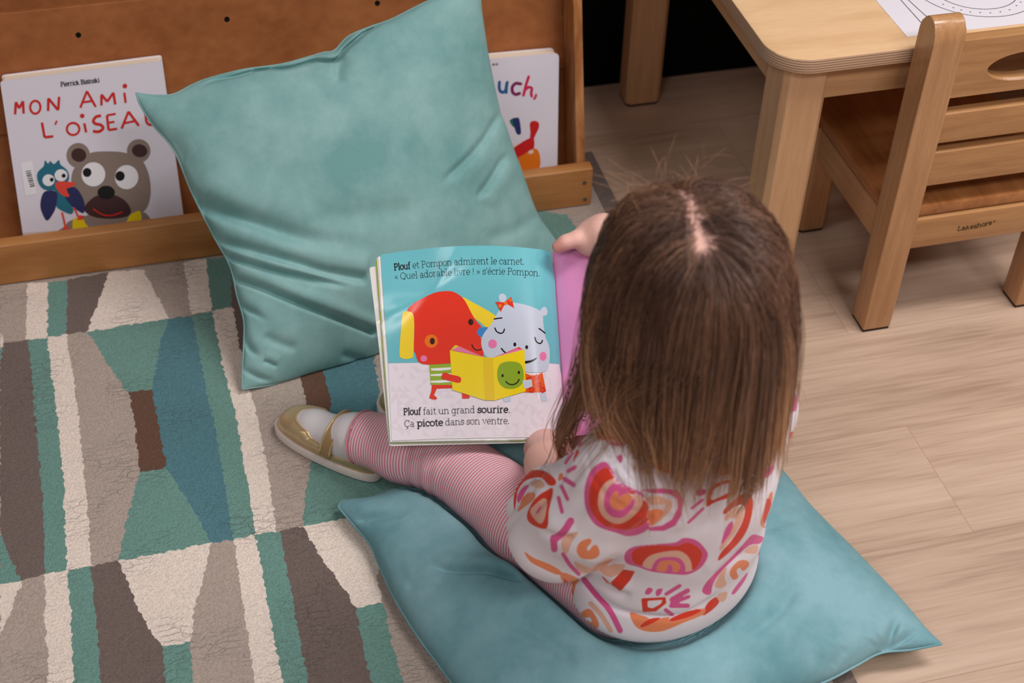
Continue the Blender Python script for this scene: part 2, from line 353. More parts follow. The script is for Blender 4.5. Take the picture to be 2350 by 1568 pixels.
def hn(a, b):
    v = np.sin(a*12.9898+b*78.233)*43758.5453; return v-np.floor(v)
def vnoise(p, s):
    q = np.asarray(p, float)*s; i = np.floor(q); f = q-i; f = f*f*(3-2*f)
    x, y = i[..., 0], i[..., 1]
    return (hn(x, y)*(1-f[..., 0])+hn(x+1, y)*f[..., 0])*(1-f[..., 1])+(hn(x, y+1)*(1-f[..., 0])+hn(x+1, y+1)*f[..., 0])*f[..., 1]-0.5
def wob(W):
    """tuft-by-tuft raggedness of a colour edge, in rug coordinates"""
    n = np.stack([vnoise(W+3.1, 190)+0.6*vnoise(W+1.7, 480), vnoise(W+9.4, 190)+0.6*vnoise(W+5.2, 480)], -1)
    return W+n*0.0036
RUGC = [  # traced on a crop of scale 1.62 with origin (0,600)
 ('G', '0,90 100,80 98,295 15,300 0,310'), ('W', '0,262 16,302 0,332'),
 ('W', '103,80 182,80 175,285 95,295'), ('T', '180,80 252,70 247,272 175,285'), ('D', '252,70 405,40 405,62 325,262 247,272'),
 ('W', '405,40 535,30 540,45 630,215 325,262'), ('G', '535,30 685,5 710,200 630,215'), ('W', '685,5 765,-10 790,185 710,200'),
 ('T', '765,-10 860,-15 862,170 790,185'), ('D', '858,-15 985,-15 985,160 862,172'),
 ('T', '0,330 15,305 0,380'), ('D', '0,380 15,305 105,292 130,560 160,880 165,1170 80,1190 0,1010'), ('T', '0,1010 80,1190 0,1200'),
 ('T', '105,292 175,285 205,520 235,800 250,1150 165,1167 160,880 130,560'),
 ('W', '175,285 250,272 290,560 325,900 340,1135 250,1150 235,800 205,520'),
 ('G', '250,272 325,262 380,350 445,450 485,500 515,700 522,785 480,930 440,1115 340,1135 325,900 290,560'),
 ('T', '325,262 630,215 600,290 575,420 565,480 475,490 445,450 380,350'),
 ('N', '475,488 565,478 590,600 620,770 522,785 512,690 485,500'),
 ('B', '630,215 715,203 755,420 800,620 830,800 870,1035 785,1050 740,960 640,800 620,770 590,600 565,480 575,420 600,290'),
 ('T', '715,203 790,185 830,400 875,560 915,800 950,1018 870,1035 830,800 800,620 755,420'),
 ('T', '522,785 620,770 640,800 740,960 785,1050 440,1115 480,930'),
 ('W', '790,185 865,170 905,380 930,480 965,620 1000,800 1030,1005 950,1018 915,800 875,560 830,400'),
 ('D', '865,170 900,165 985,330 960,420 905,380'),
 ('G', '905,300 1130,250 1120,455 1135,510 1165,720 1130,900 1125,990 1030,1005 1000,800 965,620 930,480'),
 ('N', '1110,380 1200,370 1210,440 1232,520 1220,600 1160,600 1120,455'),
 ('B', '1200,370 1380,330 1400,420 1420,560 1300,680 1220,600 1232,520 1210,440'), ('G', '1390,330 1480,310 1510,700 1420,560 1400,420'),
 ('T', '1165,720 1160,600 1220,600 1300,680 1420,560 1510,700 1760,700 1760,850 1458,920 1290,955 1125,990 1130,900'),
 ('W', '0,1200 80,1190 55,1270 0,1395'), ('G', '80,1190 165,1167 170,1350 180,1568 185,1650 0,1650 0,1395 55,1270'),
 ('W', '165,1167 250,1150 265,1330 275,1568 280,1650 185,1650 180,1568 170,1350'),
 ('T', '250,1150 340,1135 355,1300 375,1568 382,1650 280,1650 275,1568 265,1330'),
 ('D', '340,1135 440,1115 515,1290 570,1400 605,1432 612,1568 616,1650 382,1650 375,1568 355,1300'),
 ('W', '440,1115 785,1050 760,1170 720,1300 708,1415 605,1432 570,1400 515,1290'),
 ('T', '605,1432 708,1415 718,1568 724,1650 616,1650 612,1568'),
 ('G', '785,1050 870,1035 890,1170 915,1350 945,1568 960,1650 724,1650 718,1568 708,1415 720,1300 760,1170'),
 ('W', '870,1035 950,1018 1000,1290 1050,1568 1066,1650 960,1650 945,1568 915,1350 890,1170'),
 ('T', '950,1018 1040,1003 1075,1190 1110,1380 1145,1568 1162,1650 1066,1650 1050,1568 1000,1290'),
 ('D', '1040,1003 1125,988 1200,1110 1270,1210 1325,1290 1345,1420 1380,1568 1400,1650 1162,1650 1145,1568 1110,1380 1075,1190'),
 ('W', '1125,988 1290,955 1458,920 1440,1040 1400,1180 1425,1270 1325,1290 1270,1210 1200,1110'),
 ('T', '1325,1290 1425,1270 1458,1430 1500,1568 1530,1650 1400,1650 1380,1568 1345,1420'),
 ('G', '1425,1270 1400,1180 1440,1040 1640,1100 1800,1500 1850,1650 1530,1650 1500,1568 1458,1430'),
 ('D', '1640,1100 1800,1000 2100,1300 2400,1650 1850,1650 1800,1500'),
 ('T', '1960,-190 2108,-172 2165,-95 2200,-60 2050,-30'), ('G', '2108,-172 2196,-184 2225,-140 2260,-70 2200,-40 2165,-95')]
def rug3(W, lift): return np.concatenate([W, np.full((len(W), 1), RUG_T+lift)], 1)
rug = empty('area_rug', (-0.2, 0.9, 0), 'tufted area rug with teal, cream, grey and charcoal geometric blocks on the plank floor', 'rug')
box('pile', (-0.95, 0.25, 0.0), (0.592, 1.768, RUG_T), RM['G'], rug, 0.004, 2)
ra = Art(rug3, None, 0.0004)
for kk, (key, q) in enumerate((('T', '.33,1.50 .44,1.46 .47,1.20 .36,1.24'), ('W', '.44,1.46 .49,1.45 .52,1.19 .47,1.20'), ('B', '.22,1.45 .33,1.40 .36,1.24 .26,1.28'), ('D', '.36,1.24 .47,1.20 .45,.98 .40,.90'), ('W', '.47,1.20 .52,1.19 .53,.86 .49,.88'),
                              ('T', '.40,.90 .45,.98 .49,.88 .47,.60 .42,.60'), ('G', '.49,.88 .56,.85 .56,.5 .50,.5'), ('W', '.30,.86 .40,.90 .42,.60 .36,.55'), ('D', '.36,.55 .47,.60 .48,.3 .38,.3'), ('N', '.49,1.62 .53,1.61 .54,1.47 .50,1.48'))):
    P_ = np.array([[float(v) for v in t.split(',')] for t in q.split()]); d = []
    for i in range(len(P_)):
        a, b = P_[i], P_[(i+1) % len(P_)]; k = max(1, int(np.linalg.norm(b-a)/0.004)); d += [a+(b-a)*j/k for j in range(k)]
    ra.add(wob(np.array(d)), RM[key], .4+.02*kk)
for kk, (key, s) in enumerate(RUGC):
    q = tr([[float(v) for v in t.split(',')] for t in s.split()], 0, 600, 1.62)
    W = on_z(q, RUG_T)[:, :2]; d = []
    for i in range(len(W)):
        a, b = W[i], W[(i+1) % len(W)]; k = max(1, int(np.linalg.norm(b-a)/0.0018)); d += [a+(b-a)*j/k for j in range(k)]
    d = wob(np.array(d)); d[:, 0] = np.clip(d[:, 0], -0.948, 0.59)
    ra.add(d, RM[key], 1+.03*kk)
ra.add(np.array([(0.566, 0.26), (0.59, 0.26), (0.59, 1.766), (0.566, 1.766)]), RM['D'], 3.2)
ra.build('woven_pattern', rug)
# ================================================================== book display shelf
shelf_panel = wood('shelf_panel_wood', (140, 80, 42), (166, 104, 60), 0, rough=0.5, spec=0.3, scale=7.0, stretch=1.3, fine=0.45, contrast=(0.36, 0.68))
shelf_board = wood('shelf_board_wood', (166, 108, 58), (193, 136, 80), 0, rough=0.42, spec=0.35, scale=4.0, stretch=8.0, fine=0.3)
shelf_edge = wood('shelf_edge_wood', (150, 92, 48), (196, 138, 88), 2, rough=0.45, scale=6, stretch=8)
steel = mat('dull_steel', (120, 125, 132), 0.35, 0.5, metal=0.9)
hole_m = mat('dark_hole', (18, 16, 14), 0.9, 0.1)
SLOPE = 0.25
def pan(x, z, off): return (x, 1.705+off+SLOPE*(z-0.055), z)
sh = empty('book_display_shelf', (-0.3, 1.75, RUG_T), 'wide tiered wooden book display shelf with a low front board behind the leaning cushion', 'shelf')
fb = box('front_board', (-1.3, 1.633, RUG_T+0.001), (0.550, 1.653, 0.080), shelf_board, sh, 0.0035, 3)
for p in ((1346, 419), (1347, 457)):
    q = on_plane(np.array([p], float), (0, 1.633, 0), (0, 1, 0))[0]; cyl('screw', (q[0]-0.003, 1.6334, q[2]), (0, -1, 0), 0.0032, 0.0012, steel, fb)
def slab(name, x0, x1, z0, z1, off, th, m, par):
    n = np.array([0, -1, SLOPE]); n /= np.linalg.norm(n)
    a = [np.array(pan(x, z, off)) for x, z in ((x0, z0), (x1, z0), (x1, z1), (x0, z1))]
    return prism(name, (a, [v-n*th for v in a]), m, par, 0.0015, 2)
bp_ = slab('back_panel', -1.3, 0.530, 0.188, 0.3475, 0.0, 0.012, shelf_panel, sh)
slab('lower_panel', -1.3, 0.530, 0.03, 0.190, 0.004, 0.012, shelf_panel, sh)
slab('upper_panel', -1.3, 0.530, 0.27, 0.62, 0.055, 0.012, shelf_panel, sh)
box('bottom_board', (-1.3, 1.650, RUG_T+0.001), (0.531, 1.93, 0.030), shelf_panel, sh, 0.001)
sa = [(0.530, y, z) for y, z in ((1.651, RUG_T+0.001), (1.651, 0.066), (1.742, 0.42), (1.785, 0.64), (1.955, 0.64), (1.955, RUG_T+0.001))]
prism('side_panel', (sa, [(x+0.0135, y, z) for x, y, z in sa]), shelf_edge, sh, 0.0025, 2, smooth=True)
nrm = np.array([0, -1, SLOPE]); nrm /= np.linalg.norm(nrm)
for px in ((180, 80), (521, 44), (866, 7)):
    q = on_plane(np.array([px], float), pan(0, 0.055, 0), nrm)[0]; cyl('peg_hole', q-nrm*0.0005, nrm, 0.0036, 0.0012, hole_m, bp_)

# ================================================================== board books on the shelf
def C(name, rgb, rough=0.45): return mat(name, rgb, rough, 0.4)
white_card = C('white_card', (222, 216, 226)); cream_edge = C('page_block_edge', (238, 222, 200), 0.8)
BK0 = np.array([0, 1.672, 0.055]); bn = np.array([0, -1, SLOPE]); bn /= np.linalg.norm(bn)
def book3(v, lift): return on_plane(v, BK0, bn)+bn*lift
def board_book(name, front, label, group, th=0.029):
    """front = outline of the cover as 3D points on the lean plane; cover boards with a cream page block between them"""
    t = empty(name, front.mean(0)*[1, 1, 0]+[0, 0, 0.031], label, 'book', group)
    a = front-bn*0.0002; b = a-bn*0.0022; c = a-bn*(th-0.0022); d = a-bn*th; ctr = a.mean(0)
    prism('front_cover', (list(b), list(a)), white_card, t); prism('back_cover', (list(d), list(c)), white_card, t)
    ins = lambda r, k: [p+(ctr-bn*0 - p)*k - bn*0 for p in r]
    ib = b+(b.mean(0)-b)*0.012; ic = c+(c.mean(0)-c)*0.012
    prism('page_block', (list(ic), list(ib)), cream_edge, t); return t
red = C('cover_red', (206, 42, 38)); bear = C('cover_taupe', (139, 122, 112)); dkb = C('cover_dark_plum', (66, 42, 42)); ink = C('ink_black', (22, 22, 24))
yel = C('cover_yellow', (228, 196, 20)); tealb = C('bird_teal', (38, 108, 130)); navy = C('bird_navy', (42, 46, 92)); beak = C('bird_red', (226, 72, 58)); tan = C('cover_tan', (206, 184, 172)); lwhite = C('label_white', (234, 230, 234))
taupe2 = C('cover_brown', (118, 92, 84))
def poly(s): return [[float(v) for v in t.split(',')] for t in s.split()]
# left book: corners on the lean plane (the spine side leans a little)
cl = np.array([(54, 549), (422, 503), (372, 140), (0, 187)], float); W = on_plane(cl, BK0, bn)
dn = (W[0]-W[3]); dn /= np.linalg.norm(dn); dr = (W[1]-W[2]); dr /= np.linalg.norm(dr)
fr = np.array([W[3], W[2], W[1]+dr*0.0145, W[0]+dn*0.016])
def rnd(fr, r=0.004):
    out = []
    for i in range(4):
        p, a, b = fr[i], fr[i-1], fr[(i+1) % 4]; u = (a-p)/np.linalg.norm(a-p); w = (b-p)/np.linalg.norm(b-p)
        for k in range(5): t = k/4; out.append(p+u*r*(1-t)**2+w*r*t**2)
    return np.array(out)
bk = board_book('board_book', rnd(fr)[::-1], 'white board book with red title, grey bear and blue bird on its cover', 'board books on the shelf')
A = Art(book3, None, 0.00012)
k = lambda s: tr(poly(s), 0, 0, 2.3057)
A.add(k('122,1232 330,1218 810,1160 968,1135 975,1160 985,1230 132,1330'), tan, 1)
for w, s in ((13, '80,605 84,540 102,572 122,535 125,600'), (13, '255,587 256,520 308,582 313,512'), (12, '425,570 460,482 507,565'), (11, '440,541 488,534'), (13, '537,558 537,500 568,537 600,490 610,552'),
             (12, '665,544 658,490'), (13, '222,648 236,726 282,721'), (9, '301,638 292,660'), (13, '456,700 446,652'), (15, '535,612 508,618 494,640 506,655 532,660 546,678 524,696 492,694'),
             (13, '575,688 566,610'), (12, '575,688 620,681'), (11, '566,610 612,602'), (11, '570,650 606,644'), (13, '644,680 680,590 735,665'), (11, '656,652 714,640'), (13, '770,590 776,645 800,660 818,636 812,582')):
    p = k(s); p = spline(p, 4) if len(p) > 4 and w == 15 or s.startswith('770') else p
    if len(p) == 2: p = np.array([p[0], (p[0]+p[1])/2, p[1]])
    if len(p) in (3, 4, 5) and not s.startswith('770') and w != 15 and len(p) != 3:
        for i in range(len(p)-1): A.add(stroke(np.array([p[i], (p[i]+p[i+1])/2, p[i+1]]), w/2.3057, False), red, 2+i % 2)
    elif len(p) == 3 and np.linalg.norm(p[1]-(p[0]+p[2])/2) > 1:
        for i in range(2): A.add(stroke(np.array([p[i], (p[i]+p[i+1])/2, p[i+1]]), w/2.3057, False), red, 2+i % 2)
    else: A.add(stroke(p, w/2.3057, False), red, 2)
for cx, cy, rx, ry, in ((187, 567, 27, 34), (387, 682, 33, 32)):
    e = tr(ell(cx, cy, rx, ry, 0, 32), 0, 0, 2.3057); A.add(stroke(e[:18], 5, False), red, 2); A.add(stroke(np.concatenate([e[16:], e[:2]]), 5, False), red, 2)
for cx, cy in ((661, 455), (435, 613)): A.add(tr(ell(cx, cy, 12, 12), 0, 0, 2.3057), red, 2)
write(A, [('Pierrick Bisinski', 0.24, 1.0)], k('322,458 428,446 528,434'), 7.2, ink, 2)
def E_(cx, cy, rx, ry, m, l, rot=0): A.add(tr(ell(cx, cy, rx, ry, rot), 0, 0, 2.3057), m, l)
E_(414, 822, 62, 66, bear, 2); E_(734, 798, 62, 62, bear, 2)
A.add(sm(k('330,1242 345,1195 390,1160 560,1120 740,1120 785,1142 812,1192 812,1215')), bear, 2)
A.add(sm(k('400,880 430,835 490,806 580,801 660,808 740,838 775,890 794,960 795,1040 770,1108 705,1150 600,1175 500,1160 450,1110 430,1035 398,1010 378,960 384,910')), bear, 3)
E_(417, 820, 40, 36, dkb, 4, 0.3); E_(739, 797, 41, 34, dkb, 4, 0.2)
A.add(sm(k('385,1168 432,1145 452,1182 492,1224 498,1240 402,1250')), yel, 4); A.add(sm(k('690,1136 742,1118 749,1192 742,1215 650,1215 652,1196 672,1168')), yel, 4)
E_(494, 922, 63, 64, lwhite, 4); E_(670, 937, 62, 64, lwhite, 4); E_(461, 912, 23, 24, ink, 5); E_(635, 931, 25, 26, ink, 5)
A.add(sm(k('445,1105 480,1055 530,1030 600,1030 660,1060 692,1108 678,1142 620,1155 550,1156 482,1142')), dkb, 4)
E_(562, 1018, 46, 36, ink, 5); A.add(stroke(spline(k('495,1106 540,1134 590,1140 645,1122'), 5), [2, 3.5, 4, 4]+[4]*11+[1] if False else 3.2), red, 5)
A.add(sm(k('197,940 202,908 232,878 238,848 254,866 266,852 286,868 312,846 320,870 355,900 366,940 352,975 320,1002 250,1006 214,985'), 3), tealb, 4)
A.add(sm(k('288,1010 345,1018 372,1070 388,1112 376,1132 330,1115 295,1085')), tealb, 4)
A.add(sm(k('235,1014 300,1018 296,1090 280,1130 250,1166 226,1132 214,1080')), navy, 5); A.add(sm(k('348,1000 395,990 430,1030 448,1080 446,1120 430,1124 380,1090 345,1042')), navy, 5)
E_(257, 953, 32, 31, lwhite, 5); E_(323, 927, 34, 32, lwhite, 5); E_(274, 950, 10, 11, ink, 6); E_(337, 929, 11, 11, ink, 6)
A.add(sm(k('292,978 310,960 400,966 376,990 352,1000 368,1040 330,1032 302,1002'), 3), beak, 6)
for s in ('328,1122 338,1160 346,1200', '390,1098 404,1124 416,1148'): A.add(stroke(k(s), 4.2, False), beak, 6)
for s in ('330,1216 348,1186 370,1212', '405,1164 420,1138 446,1140 440,1162'): A.add(k(s), beak, 6)
A.add(k('108,862 172,852 196,1028 134,1038'), lwhite, 2)
for i in range(9):
    t = i/9; a = np.array([135+t*26, 906+t*88]); A.add(tr([a, a+[27-2*t, -5], a+[28-2*t, -1+(i % 3)], a+[1, 4+(i % 3)]], 0, 0, 2.3057), ink, 3)
A.build('cover_print', bk)
# right book
R_ = on_plane(np.array([(1279, 385), (1283, 122), (1125, 136)], float), BK0+bn*0.0, bn)
up = (R_[1]-R_[0]); up /= np.linalg.norm(up); lf = (R_[2]-R_[1]); lf /= np.linalg.norm(lf)
fr = np.array([R_[1]+lf*0.19, R_[1], R_[0]-up*0.0175, R_[0]-up*0.0175+lf*0.19])
b2 = board_book('board_book', rnd(fr, 0.007)[::-1], 'white board book with a painted handprint, half hidden behind the leaning cushion', 'board books on the shelf', 0.029)
A = Art(book3, None, 0.00012); k = lambda s: tr(poly(s), 1100, 60, 3.409)
ub = C('letter_blue', (40, 92, 150)); cp = C('letter_purple', (128, 34, 92)); hr = C('letter_crimson', (205, 38, 84)); gr = C('paint_green', (28, 110, 84)); nv = C('paint_navy', (34, 46, 104)); pr_ = C('paint_red', (198, 26, 26)); po = C('paint_orange', (226, 116, 24)); pt = C('paint_pale', (230, 205, 185))
for w, m, s in ((23, ub, '158,438 156,480 166,510 188,516 206,500 216,445'), (20, ub, '220,438 214,480 212,520'), (24, cp, '324,452 285,448 258,478 262,518 286,534 314,526'), (22, hr, '386,396 366,460 346,540'), (22, hr, '360,498 384,478 410,486 406,520 410,548'), (18, hr, '444,538 440,552 430,568')):
    A.add(stroke(spline(k(s), 5), w/3.409), m, 1)
A.add(stroke(k('102,302 112,300 122,298'), 5, False), bear, 1); A.add(stroke(k('130,300 138,298 146,297'), 5, False), bear, 1)
A.add(sm(k('238,745 255,724 285,718 300,760 270,790')), gr, 1); A.add(sm(k('262,735 285,718 312,726 326,830 312,848 292,838 275,790')), nv, 2)
A.add(sm(k('395,770 408,746 440,742 466,760 464,800 440,850 425,880 398,880 400,830')), pr_, 1)
A.add(sm(k('262,968 330,910 400,875 428,885 425,960 380,1000 330,1040 290,1050')), pr_, 2); A.add(sm(k('235,905 290,935 270,965 245,945')), pt, 1)
A.add(sm(k('300,1040 345,1005 420,960 462,975 478,1060 462,1112 380,1140 330,1150')), po, 3); A.add(sm(k('380,985 410,965 425,985 400,1000')), pt, 4)
A.build('cover_print', b2)

# ================================================================== table
maple = wood('maple_top', (216, 174, 130), (234, 196, 153), 0, rough=0.35, scale=5, stretch=6, fine=0.3, contrast=(0.3, 0.7))
mapleV = wood('maple_upright', (192, 148, 108), (210, 167, 126), 2, rough=0.42, scale=7, stretch=16, fine=0.35)
mapleX = wood('maple_rail', (178, 132, 90), (204, 158, 113), 0, rough=0.42, scale=6, stretch=14, fine=0.3)
mapleY = wood('maple_side_rail', (178, 132, 92), (202, 154, 112), 1, rough=0.42, scale=6, stretch=14, fine=0.3)
glide = mat('dark_foot_glide', (40, 34, 30), 0.7, 0.2)
def ply_mat():
    m = bpy.data.materials.new('plywood_edge'); m.use_nodes = True; nt = m.node_tree; N = nt.nodes; L = nt.links; b = N['Principled BSDF']; b.inputs['Roughness'].default_value = 0.5
    tc = N.new('ShaderNodeTexCoord'); w = N.new('ShaderNodeTexWave'); w.bands_direction = 'Z'; w.inputs['Scale'].default_value = 95; w.inputs['Distortion'].default_value = 0.4; w.inputs['Detail'].default_value = 2; L.new(tc.outputs['Object'], w.inputs['Vector'])
    cr = N.new('ShaderNodeValToRGB'); cr.color_ramp.elements[0].color = (*lin((146, 112, 88)), 1); cr.color_ramp.elements[1].color = (*lin((196, 162, 132)), 1); cr.color_ramp.elements[0].position = 0.25; cr.color_ramp.elements[1].position = 0.6
    L.new(w.outputs['Fac'], cr.inputs['Fac']); L.new(cr.outputs['Color'], b.inputs['Base Color']); return m
TZ = 0.42; tb = empty('activity_table', (1.2, 1.64, 0), 'child height maple table with a rounded plywood top standing by the black wall', 'table')
x0, y0, x1, y1, rr = 0.6675, 1.331, 1.75, 1.945, 0.052
out = []
for (cx, cy, a0) in ((x0+rr, y0+rr, 180), (x1-rr, y0+rr, 270), (x1-rr, y1-rr, 0), (x0+rr, y1-rr, 90)):
    for j in range(13): a = math.radians(a0+90*j/12); out.append((cx+rr*math.cos(a), cy+rr*math.sin(a)))
bm = bmesh.new(); rings = []
for z, ins in ((0.400, 0.0015), (0.4015, 0), (0.4180, 0), (0.4194, 0.0006), (TZ, 0.002)):
    c = np.mean(out, 0); rings.append([bm.verts.new((p[0]+math.copysign(ins, c[0]-p[0]), p[1]+math.copysign(ins, c[1]-p[1]), z)) for p in out])
n = len(out)
for a, b in zip(rings, rings[1:]):
    for i in range(n): bm.faces.new((a[i], a[(i+1) % n], b[(i+1) % n], b[i]))
bm.faces.new(rings[-1]); bm.faces.new(rings[0][::-1])
tt = bm_obj('table_top', bm, maple, tb, 0, smooth=True); tt.data.materials.append(ply_mat())
for p in tt.data.polygons:
    if abs(p.normal.z) < 0.5: p.material_index = 1
def leg(name, x, y, w, d, z1, m, par, ch=0.007):
    pr = [(x+ch, y), (x+w-ch, y), (x+w, y+ch), (x+w, y+d-ch), (x+w-ch, y+d), (x+ch, y+d), (x, y+d-ch), (x, y+ch)]
    o = prism(name, ([(a, b, 0.004) for a, b in pr], [(a, b, z1) for a, b in pr]), m, par, 0.0012, 2)
    c = [(x+w/2+(a-x-w/2)*0.97, y+d/2+(b-y-d/2)*0.97) for a, b in pr]
    prism('foot_glide', ([(a, b, 0.0) for a, b in c], [(a, b, 0.0045) for a, b in c]), glide, o); return o
for lx, ly in ((0.687, 1.345), (0.687, 1.893), (1.665, 1.345), (1.665, 1.893)): leg('leg', lx, ly, 0.060, 0.048 if ly > 1.5 else 0.06, 0.400, mapleV, tb)
box('apron', (0.745, 1.352, 0.350), (1.667, 1.370, 0.400), mapleX, tb, 0.001); box('apron', (0.745, 1.905, 0.350), (1.667, 1.923, 0.400), mapleX, tb, 0.001)
box('apron', (0.689, 1.403, 0.356), (0.707, 1.895, 0.400), mapleY, tb, 0.001); box('apron', (1.705, 1.403, 0.356), (1.723, 1.895, 0.400), mapleY, tb, 0.001)
# printed sheet on the table
paper = mat('white_paper', (226, 220, 226), 0.7, 0.2); line = mat('printed_line', (40, 38, 40), 0.7, 0.2)
pc = on_z(np.array([(2081.6, 85.1), (2350, 54.5), (2003, 0)], float), TZ)
ux = pc[1]-pc[0]; ux /= np.linalg.norm(ux); uy = np.array([-ux[1], ux[0], 0])
def pap3(v, lift): return np.concatenate([v, np.full((len(v), 1), TZ+0.0006+lift)], 1)
ps = [pc[0]+ux*a+uy*b for a, b in ((0, 0), (0.28, 0), (0.28, 0.216), (0, 0.216))]
sheet = prism('printed_sheet', ([p+np.array([0, 0, 0.0001]) for p in ps], [p+np.array([0, 0, 0.0005]) for p in ps]), paper)
tag(sheet, 'white paper sheet printed with a plate outline lying on the maple table top', 'paper')
A = Art(pap3, None, 0.00005); k = lambda s: on_z(tr(poly(s), 2050, 0, 5.227), TZ)[:, :2]
def circ(a):
    (ax, ay), (bx, by), (cx, cy) = a; d = 2*(ax*(by-cy)+bx*(cy-ay)+cx*(ay-by))
    ux_ = ((ax*ax+ay*ay)*(by-cy)+(bx*bx+by*by)*(cy-ay)+(cx*cx+cy*cy)*(ay-by))/d; uy_ = ((ax*ax+ay*ay)*(cx-bx)+(bx*bx+by*by)*(ax-cx)+(cx*cx+cy*cy)*(bx-ax))/d
    return ux_, uy_, math.hypot(ax-ux_, ay-uy_)
for s, w in (('520,75 900,185 1350,195', 0.0011), ('750,60 1130,115 1400,55', 0.0011)):
    cx, cy, r = circ(k(s)); e = ell(cx, cy, r, r, 0, 96); e = e[(e[:, 0] < pc[0][0]+0.27)]
    t = np.linspace(math.radians(150), math.radians(385), 90); e = np.stack([cx+r*np.cos(t), cy+r*np.sin(t)], 1)
    for i in range(0, 88, 8): A.add(stroke(e[i:i+9+(i < 80)], w, False), line, 1)
for s in ('85,0 190,118 300,240 330,275 360,296', '175,0 310,125 450,250'): A.add(stroke(k(s), 0.0010, False), line, 1)
for d in poly('598,57 720,98 815,125 922,148 1040,157 1163,161 1283,147 1393,122 1477,72 1527,30'):
    c = on_z(tr([d], 2050, 0, 5.227), TZ)[0, :2]; A.add(ell(c[0], c[1], 0.0012, 0.0009), line, 1)
A.build('printed_outline', sheet)

# ================================================================== chair
ch = empty('classroom_chair', (0.974, 1.42, 0), 'small maple slat back chair pushed under the table edge', 'chair')
chV = wood('chair_post_wood', (174, 126, 84), (200, 152, 106), 2, rough=0.3, scale=8, stretch=18, fine=0.35, coat=0.4)
chX = wood('chair_rail_wood', (168, 120, 76), (194, 146, 98), 0, rough=0.33, scale=7, stretch=16, fine=0.3, coat=0.3)
chS = wood('chair_seat_wood', (150, 92, 48), (186, 126, 76), 1, rough=0.3, scale=5, stretch=10, fine=0.3, coat=0.3)
def post(x):
    yc, hy = 1.306, 0.019; ch_ = 0.006; prof = [(yc-hy, 0.004)]
    top = [(yc-hy*math.cos(t), 0.450+0.026*math.sin(t)) for t in np.linspace(0, math.pi, 17)]
    prof = [(yc-hy, 0.004)]+top+[(yc+hy, 0.004)]
    a = [(x, y, z) for y, z in prof]; b = [(x+0.040, y, z) for y, z in prof]
    o = prism('back_post', (a, b), chV, ch, 0.0035, 3, smooth=True)
    box('foot_glide', (x+0.001, yc-hy+0.001, 0.0), (x+0.039, yc+hy-0.001, 0.0045), glide, o, 0.0005)
post(0.838); post(1.069)
for x in (0.838, 1.069): leg('front_leg', x, 1.513, 0.040, 0.036, 0.185, chV, ch, 0.004)
box('slat', (0.876, 1.293, 0.301), (1.071, 1.309, 0.345), chX, ch, 0.003, 3); box('slat', (0.876, 1.293, 0.236), (1.071, 1.309, 0.288), chX, ch, 0.003, 3)
lr = box('rear_rail', (0.876, 1.293, 0.135), (1.071, 1.311, 0.182), chX, ch, 0.002, 2)
box('front_rail', (0.876, 1.52, 0.135), (1.071, 1.538, 0.182), chX, ch, 0.002, 2)
for x in (0.8425, 1.086): box('side_rail', (x, 1.322, 0.135), (x+0.018, 1.516, 0.182), mapleY, ch, 0.002, 2)
box('seat', (0.842, 1.3275, 0.1845), (1.105, 1.568, 0.200), chS, ch, 0.003, 3); 
box('seat_back_lip', (0.879, 1.298, 0.1845), (1.068, 1.3275, 0.200), chS, ch, 0.002, 2)
# top rail with an oval hand hole
bm = bmesh.new(); cx, cz, rx, rz = 0.9735, 0.402, 0.049, 0.0175; nn = 48
outer = []
for i in range(nn):
    a = 2*math.pi*i/nn; dx, dz = math.cos(a), math.sin(a)
    s = min(0.0975/abs(dx) if abs(dx) > 1e-6 else 9, ((0.446-cz) if dz > 0 else (cz-0.368))/abs(dz) if abs(dz) > 1e-6 else 9)
    outer.append((cx+dx*s, cz+dz*s))
for cxx, czz in ((cx-0.0975, 0.446), (cx+0.0975, 0.446), (cx-0.0975, 0.368), (cx+0.0975, 0.368)):
    j = min(range(nn), key=lambda i: (outer[i][0]-cxx)**2+(outer[i][1]-czz)**2); outer[j] = (cxx, czz)
inner = [(cx+rx*math.cos(2*math.pi*i/nn), cz+rz*math.sin(2*math.pi*i/nn)) for i in range(nn)]
def ringv(pts, y): return [bm.verts.new((a, y, b)) for a, b in pts]
inn2 = [(cx+(a-cx)*1.05, cz+(b-cz)*1.14) for a, b in inner]
o0, o1 = ringv(outer, 1.2925), ringv(outer, 1.3095); i0, m0, i1 = ringv(inn2, 1.2925), ringv(inner, 1.2955), ringv(inner, 1.3095)
for i in range(nn):
    j = (i+1) % nn
    bm.faces.new((o0[i], o0[j], i0[j], i0[i])); bm.faces.new((i0[i], i0[j], m0[j], m0[i])); bm.faces.new((m0[i], m0[j], i1[j], i1[i]))
    bm.faces.new((o1[j], o1[i], i1[i], i1[j])); bm.faces.new((o0[j], o0[i], o1[i], o1[j]))
bm_obj('top_rail', bm, chX, ch, 0)
def rail3(v, lift): return on_plane(v, (0, 1.293, 0), (0, 1, 0))+np.array([0, -lift, 0])
A = Art(rail3, None, 0.0002); burn = mat('burnt_mark', (62, 44, 24), 0.7, 0.2)
write(A, [('Lakeshore', 0.26, 1.0)], tr(poly('905,690 1080,665 1275,622'), 2000, 380, 4.611), 6.4, burn, 1, slant=0.3)
A.add(tr(ell(1300, 590, 9, 9), 2000, 380, 4.611), burn, 1)
A.build('brand_mark', lr)
